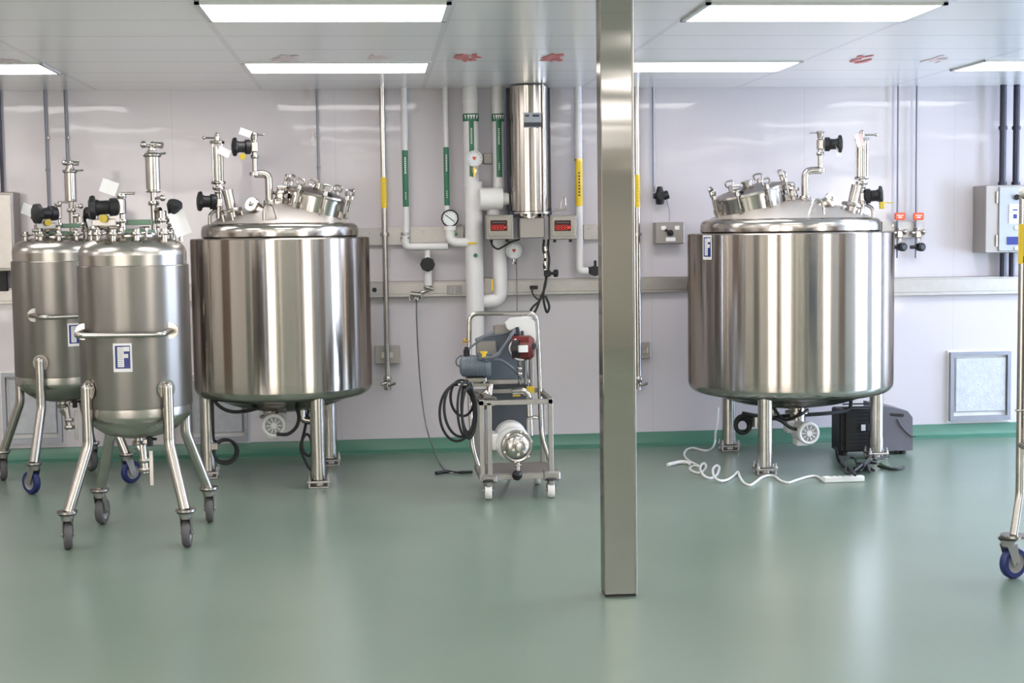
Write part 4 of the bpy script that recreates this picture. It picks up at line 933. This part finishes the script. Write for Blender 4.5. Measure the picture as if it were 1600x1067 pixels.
# lower frame
zt = A_(800, 632).z; z2 = A_(800, 742).z; f = MB(); xl, xr = A_(752, 640).x, A_(860, 640).x; xm = A_(764, 640).x; xm2 = A_(832, 640).x
def bar(a, b, s=.03):
    a = Vector(a); b = Vector(b); d = b-a; c = (a+b)/2
    if abs(d.x) > max(abs(d.y), abs(d.z)): f.box(c, (abs(d.x)+s, s, s), bev=.002)
    elif abs(d.y) > abs(d.z): f.box(c, (s, abs(d.y)+s, s), bev=.002)
    else: f.box(c, (s, s, abs(d.z)), bev=.002)
for Y in (YF_, YB_+.05):
    zz = zt+.015 if Y == YF_ else zt+.04
    bar((xl, Y, zz), (xr, Y, zz))
    for x in (xl, xr, xm): bar((x, Y, z2), (x, Y, zz))
    bar((xl, Y, z2-.01), (xr+.02, Y, z2-.01), .035)
for x in (xl, xr): bar((x, YF_, zt+.02), (x, YB_+.05, zt+.02)); bar((x, YF_, z2-.01), (x, YB_+.05, z2-.01), .04)
f.box(((xl+xr)/2, (YF_+YB_)/2, z2+.008), (xr-xl, YB_-YF_, .006))
part('frame', f, M['galv'], T)
for x, Y, dx in ((.692, 9.19, 0), (1.092, 9.19, 0), (.72, 9.70, .0), (1.06, 9.70, .0)):
    caster(T, (x, Y, 0), z2-.02, 1.5, .055, 'ptfe', .045)
part('corner_foot', MB().box((.70, 9.25, z2-.02), (.10, .10, .05), bev=.01), M['galv'], T); part('corner_foot', MB().box((1.10, 9.25, z2-.01), (.11, .10, .06), bev=.01), M['galv'], T)
# control cabinet of the drive: grey boxes behind
yc_ = YB_+.02
def bx(pa, pb, ya, yb, Y, dep, m, name, lab=None, bev=.006, par=None):
    a = P(pa, ya, Y); b = P(pb, yb, Y); return part(name, MB().box(((a.x+b.x)/2, Y+dep/2, (a.z+b.z)/2), (abs(b.x-a.x), dep, abs(a.z-b.z)), bev=bev), M[m], par or T, lab)
# main cabinet with sloped outline
poly = [P(x, y, yc_) for x, y in ((745, 532), (790, 512), (812, 512), (820, 560), (828, 600), (752, 600))]
part('drive_cabinet', MB().prism(poly, (0, 0, 0), (0, .18, 0)), M['bluegrey'], T)
bx(768, 826, 600, 672, yc_+.03, .12, 'darkgrey', 'lower_cabinet')
bx(772, 808, 508, 522, yc_-.02, .10, 'plate', 'cabinet_bracket'); bx(744, 776, 533, 556, yc_-.03, .08, 'plate', 'cabinet_bracket')
bx(826, 834, 505, 610, yc_+.02, .04, 'plate', 'back_plate')
bx(745, 828, 594, 600, YB_-.06, .06, 'galv', 'shelf_bar')
for x0_, y0_ in ((802, 609), (824, 604)): bx(x0_-1, x0_+11, y0_, y0_+10, YB_-.08, .01, 'yellow', 'yellow_sticker', bev=0)
# white plastic box up top
wb = [P(x, y, YB_-.14) for x, y in ((791, 506), (800, 498), (828, 496), (836, 502), (838, 530), (832, 548), (822, 548), (812, 524), (793, 514))]
part('white_shroud', MB().prism(wb, (0, 0, 0), (0, .14, 0)), M['ptfe'], T)
part('shroud_cap', MB().sph(P(824, 492, YB_+.02), .022, 8).cyl(P(816, 495, YB_+.02), P(838, 495, YB_+.02), .018), M['paper'], T)
# red and black device
o = P(816, 543, 9.40)
rd = part('red_device', MB().lathe([(0, -.075), (.05, -.075), (.078, -.06), (.080, .05), (.06, .075), (0, .075)], o, (.97, -.24, 0), 12), M['maroon'], T)
part('black_face', MB().cyl(P(806, 545, 9.34)+Vector((-.02, .0, 0)), P(806, 545, 9.34)+Vector((.02, -.01, 0)), .058, n=20), M['black'], rd)
part('device_label', MB().box(P(817, 545, 9.305), (.066, .006, .045), bev=.002), M['paper'], rd)
part('side_knob', MB().cyl(P(826, 541, 9.36), P(835, 541, 9.34), .022), M['black'], rd)
part('support_rods', MB().cyl(P(812, 562, 9.4), P(812, 600, 9.45), .012).cyl(P(821, 562, 9.4), P(821, 600, 9.45), .010).sph(P(812, 576, 9.39), .017, 8).sph(P(812, 584, 9.39), .017, 8), M['steel'], rd)
# blue-grey motor at the upper left
mo = P(743, 572, 9.38); mt = part('gear_motor', MB().lathe([(0, -.105), (.045, -.10), (.066, -.085), (.070, -.06), (.070, .085), (.06, .10), (0, .10)], mo, (1, -.12, 0), 32), M['bluegrey'], T)
fn = MB()
for k in range(7): fn.torus(mo+Vector((-.05+k*.02, .006-k*.0024, 0)), .071, .003, (1, -.12, 0), 28, 6)
part('cooling_fins', fn, M['bluegrey'], mt)
part('motor_box', MB().box(mo+Vector((.055, -.03, .065)), (.09, .08, .05), bev=.008), M['darkgrey'], mt)
part('yellow_cap', MB().cyl(P(756, 556, 9.33), P(756, 549, 9.33), .024).cyl(P(757, 558, 9.33), P(757, 556, 9.33), .028), M['yellow'], mt)
part('motor_foot', MB().box(mo+Vector((0, 0, -.085)), (.13, .10, .03), bev=.004).box(P(752, 600, 9.4), (.10, .12, .02)).cyl(P(756, 590, 9.38), P(756, 602, 9.38), .010), M['steel'], mt)
part('top_gland', MB().cyl(P(729, 556, 9.38), P(729, 546, 9.38), .02).cyl(P(729, 548, 9.38), P(729, 542, 9.38), .013), M['black'], mt)
# hoses
part('hose', MB().spline([P(731, 546, 9.4), P(745, 535, 9.45), P(760, 526, 9.5), P(785, 522, 9.5), P(806, 514, 9.45)], .0075), M['darkgrey'], T)
part('hose', MB().spline([P(757, 560, 9.3), P(775, 556, 9.3), P(790, 538, 9.35), P(800, 522, 9.4), P(808, 512, 9.5)], .0115), M['darkgrey'], T)
part('hose', MB().spline([P(757, 563, 9.3), P(780, 562, 9.32), P(800, 575, 9.38), P(815, 592, 9.42)], .0095), M['darkgrey'], T)
part('white_lead', MB().spline([P(806, 530, 9.36), P(798, 538, 9.33), P(797, 548, 9.33), P(806, 560, 9.35), P(818, 562, 9.38)], .006), M['white'], T)
part('black_stalk', MB().cyl(P(812, 530, 9.42), P(808, 512, 9.46), .012).cyl(P(817, 530, 9.42), P(816, 518, 9.46), .009), M['black'], T)
part('small_lead', MB().spline([P(722, 574, 9.4), P(714, 570, 9.4), P(713, 562, 9.4), P(720, 556, 9.42), P(726, 556, 9.42)], .0045), M['thin'], T)
part('hook', MB().box(P(728, 533, YB_), (.05, .02, .016)).cyl(P(726, 528, YB_), P(726, 536, YB_), .008).cyl(P(725, 533, YB_-.01), P(734, 533, YB_-.01), .006), M['brass'], T)
part('valve_knob', MB().cyl(P(722, 595, 9.38), P(716, 605, 9.38), .016), M['white'], T)
# pipework above the pump
pw = MB().tube([P(800, 612, 9.38), P(818, 610, 9.38), P(826, 618, 9.38), P(828, 680, 9.38)], .023, .04, 18).torus(P(832, 652, 9.36), .034, .008, (0, 0, 1)).cyl(P(755, 612, 9.36), P(770, 634, 9.36), .03, .026).cyl(P(766, 600, 9.38), P(762, 640, 9.36), .022)
pw.box(P(764, 622, 9.35), (.09, .06, .05), ax=(0, .4), bev=.006)
part('pump_pipework', pw, M['steel'], T)
# pump: white motor with a bright round end
pc = P(807, 697, 9.14); ax = Vector((.28, -1, 0)).normalized()
pm = part('pump_motor', MB().lathe([(0, 0), (.085, 0), (.10, .03), (.105, .06), (.105, .13), (.09, .15)], P(799, 686, 9.27), (0.04, 1, .02), 36), M['white'], T)
part('terminal_box', MB().box(P(773, 690, 9.27), (.09, .08, .105), bev=.008), M['ptfe'], pm)
part('motor_collar', MB().lathe([(.10, -.02), (.112, 0), (.112, .05), (.10, .07), (0, .07)], P(800, 693, 9.26), ax, 36), M['white'], pm)
part('vent_slot', MB().box(P(797, 670, 9.27), (.06, .03, .016), ax=(0, -.35), bev=.004), M['black'], pm)
hd = part('pump_head', MB().lathe([(0, -.06), (.085, -.06), (.098, -.02), (.104, 0), (.104, .014), (.095, .022), (.084, .020), (.078, .034), (.055, .050), (.03, .054), (.028, .062), (0, .066)], pc, ax, 48), M['steel'], T)
bl = MB(); uu, vv, _ = basis(ax)
for k in range(6):
    a = k*PI/3+.3; e = (uu*math.cos(a)+vv*math.sin(a)); bl.cyl(pc+e*.045+ax*.03, pc+e*.045+ax*.058, .010, n=8).cyl(pc+e*.096+ax*.01, pc+e*.096+ax*.03, .008, n=8)
part('head_bolt', bl, M['mirror'], hd)
part('drain_stub', MB().cyl(P(809, 722, 9.14), P(809, 736, 9.14), .014).cyl(P(803, 727, 9.14), P(815, 727, 9.14), .01), M['steel'], hd)
part('drain_knob', MB().lathe([(0, -.028), (.022, -.028), (.032, -.012), (.032, .01), (.02, .026), (0, .028)], P(808, 742, 9.13), (.1, -.3, 1), 14), M['black'], hd)
part('cable_on_floor', MB().spline([P(778, 740, 9.6), F(800, 742, .01), F(815, 738, .01), F(824, 728, .01)], .009), M['rubber'], T)
# coil of black cable hanging on the left side
cc = MB()
for (x0_, y0_, rx, ry, Y, ph) in ((714, 645, 27, 44, 9.30, 0), (718, 640, 24, 42, 9.27, .4), (728, 640, 13, 43, 9.25, .2), (731, 635, 10, 40, 9.33, .1), (733, 645, 11, 40, 9.22, 0), (722, 622, 18, 28, 9.36, .3)):
    n = 40; cc.tube([P(x0_+rx*math.cos(2*PI*i/n)+5*math.sin(2*PI*i/n)*ph, y0_+ry*math.sin(2*PI*i/n), Y+.04*math.cos(2*PI*i/n+ph)) for i in range(n)], .0088, n=8, closed=True)
cc.cyl(P(718, 600, 9.3), P(735, 602, 9.3), .014)
t = thing('cable_coil', 'hank of black cable hanging on the left side of the pump cart', 'cable', P(720, 600, 9.3)); part('loops', cc, M['rubber'], t)
part('cable_tie', MB().box(P(724, 600, 9.3), (.07, .05, .012)), M['ptfe'], t)

# ================================================================ machine and cords under the right vessel
mx0, mx1 = P(1375, 680, 10.5).x, P(1427, 680, 10.5).x; Ym = 10.50
t = thing('floor_machine', 'dark grey box-shaped machine on the floor under the right side of the right vessel', 'machine', ((mx0+mx1)/2-.15, Ym+.15, 0))
def m_(px, py, Y=Ym): return P(px, py, Y)
poly = [m_(1374, 634), m_(1392, 636), m_(1418, 642), m_(1426, 652), m_(1426, 706), m_(1421, 718), m_(1378, 718)]
zf = .03
part('grey_cover', MB().prism([Vector((p.x, p.y, max(zf, p.z))) for p in poly], (0, 0, 0), (0, .36, 0)), M['machine'], t)
part('cover_recess', MB().box(m_(1402, 648, Ym-.006), (.10, .01, .02), ax=(0, .1), bev=.003), M['black'], t)
part('cover_strap', MB().spline([m_(1402, 655, Ym-.01), m_(1410, 668, Ym-.01), m_(1422, 680, Ym-.01), m_(1430, 682, Ym-.01)], .006), M['ink'], t)
a_ = m_(1312, 640); b_ = m_(1374, 722); part('black_core', MB().box(((a_.x+b_.x)/2, Ym+.10, (a_.z+zf)/2), (b_.x-a_.x, .20, a_.z-zf), bev=.01), M['black'], t)
g = MB()
for k in range(12): g.box(((a_.x+b_.x)/2-.02, Ym-.004, zf+.05+k*.028), (b_.x-a_.x-.08, .01, .010))
part('louvres', g, M['rubber'], t)
part('side_plate', MB().box((a_.x+.05, Ym-.012, (a_.z+zf)/2), (.02, .02, a_.z-zf-.03)), M['rubber'], t)
part('white_label', MB().box(m_(1349, 668, Ym-.02), (.032, .004, .045)), M['paper'], t)
ft = MB()
for x in (a_.x+.05, m_(1420, 700).x-.03):
    for y in (Ym+.05, Ym+.16): ft.cyl((x, y, 0), (x, y, .04), .025)
part('foot', ft, M['rubber'], t)
# cords beneath
random.seed(9); b = MB()
for k in range(7):
    pts = []; x0_, y0_ = random.uniform(1312, 1360), random.uniform(718, 735)
    for i in range(6): pts.append(F(x0_+i*random.uniform(3, 11), y0_+random.uniform(-9, 9), .012+.012*random.random()+.01*k))
    b.spline(pts, .008)
b.spline([F(1372, 728, .02), F(1388, 732, .012), F(1402, 733, .012), F(1412, 730, .012)], .010)
b.spline([P(1306, 700, 9.95), F(1312, 722, .02), F(1330, 735, .012), F(1350, 730, .012), F(1366, 735, .012)], .009)
solo('cord_tangle', b, M['rubber'], 'tangle of black cords on the floor in front of the dark grey machine', 'cords')
solo('pale_hose_end', MB().spline([F(1376, 724, .02), F(1384, 729, .014), F(1392, 731, .014)], .012), M['greengasket'], 'short pale hose end on the floor beside the dark grey machine', 'hose')
# white cord with power bar
t = thing('power_bar', 'white power bar and coiling white cord on the floor before the right vessel', 'power bar', F(1317, 751))
a_, b_ = F(1286, 749, .02), F(1349, 747, .02); d = b_-a_; d.z = 0; rz = math.atan2(d.y, d.x)
part('bar', MB().box((a_+b_)/2, (d.length, .055, .038), rz=rz, bev=.005), M['white'], t)
sk = MB()
for k in range(5): sk.box(a_+(b_-a_)*(.2+.15*k)+Vector((0, 0, .0195)), (.022, .03, .003), rz=rz)
part('socket', sk, M['grey'], t)
def Fc(px, py, h=.008): return F(px, py, h)
cpts = [a_, Fc(1275, 744), Fc(1262, 745), Fc(1245, 750), Fc(1232, 754), Fc(1220, 751), Fc(1210, 744), Fc(1200, 743), Fc(1190, 746), Fc(1182, 752), Fc(1172, 758), Fc(1162, 754), Fc(1156, 745), Fc(1153, 737),
        Fc(1148, 742), Fc(1138, 749), Fc(1126, 751, .02), Fc(1116, 745, .03), Fc(1114, 733, .035), Fc(1120, 727, .03), Fc(1124, 731, .02), Fc(1120, 742), Fc(1110, 747), Fc(1100, 743, .02), Fc(1094, 733, .03), Fc(1096, 726, .03), Fc(1101, 724, .02), Fc(1103, 730),
        Fc(1096, 738), Fc(1086, 738), Fc(1078, 733), Fc(1083, 728), Fc(1092, 728), Fc(1080, 722), Fc(1072, 716), Fc(1069, 709), Fc(1074, 702), Fc(1083, 700), Fc(1092, 702), Fc(1104, 704), Fc(1113, 700), Fc(1117, 690, .03), P(1118, 675, 11.2), P(1121, 655, D-.12), P(1122, 637, D-.06)]
part('cord', MB().spline(cpts, .0085, 8, 5), M['white'], t)
part('plug_bar', MB().spline([Fc(1043, 726, .014), Fc(1052, 724, .016), Fc(1062, 722, .016), Fc(1070, 722, .014), Fc(1078, 724, .012)], .014), M['white'], t)

# ================================================================ tall frame trolley cut by the right edge
t = thing('frame_trolley', 'tall steel frame trolley on blue casters, cut off by the right edge of the photo', 'trolley', (3.3, 6.9, 0))
x_, y_ = P(1591.5, 600, 6.75).x, 6.75; zt = P(1596, 300, 6.75).z; zk = P(1596, 775, 6.75).z; zp = P(1590, 836, 6.7).z
e0 = Vector((3.035, 6.70, 0)); xw, dp = .62, .62
for sx in (0, 1):
    for sy_ in (0, 1):
        c = Vector((x_+sx*xw+.012, y_-sy_*dp, 0)); ft = Vector((c.x+(.07 if sx else -.05), c.y-(.06 if sy_ else .05), 0))
        lg = part('post', MB().tube([c+Vector((0, 0, zt)), c+Vector((0, 0, zk)), ft+Vector((0, 0, zp))], .019, .03, 18), M['steel'], t)
        part('post_plate', MB().cyl(ft+Vector((0, 0, zp-.008)), ft+Vector((0, 0, zp+.004)), .062), M['steel'], lg)
        part('collar', MB().torus(c+Vector((0, 0, P(1596, 641, 6.75).z)), .022, .005), M['steel'], lg)
        part('top_cap', MB().sph(c+Vector((0, 0, zt)), .024, 8), M['ptfe'], lg)
        caster(t, ft+Vector((.0, .0, 0)), zp-.008, .35, .077, 'blue', .04)
c0 = Vector((x_+.012, y_, 0)); rl = MB()
for z in (zt-.02, zk+.25):
    for a_, b_ in (((0, 0), (1, 0)), ((0, 1), (1, 1)), ((0, 0), (0, 1)), ((1, 0), (1, 1))):
        rl.cyl(c0+Vector((a_[0]*xw, -a_[1]*dp, z)), c0+Vector((b_[0]*xw, -b_[1]*dp, z)), .016)
part('rails', rl, M['steel'], t)
part('shelf', MB().box(c0+Vector((xw/2, -dp/2, zk+.262)), (xw, dp, .012)), M['brush'], t)
part('dark_panel', MB().box(c0+Vector((xw/2+.02, -dp/2, (zt+zk)/2+.1)), (xw-.06, dp-.1, zt-zk-.45), bev=.01), M['darkgrey'], t)
z1_, z0_ = P(1596, 350, 6.72).z, P(1596, 412, 6.72).z; s_ = part('yellow_tape', MB().cyl((c0.x, c0.y, z0_), (c0.x, c0.y, z1_), .0205, n=18), M['yellow'], t)
part('warning_mark', MB().box((c0.x, c0.y-.021, z0_+.02), (.012, .003, .03)), M['ink'], s_)
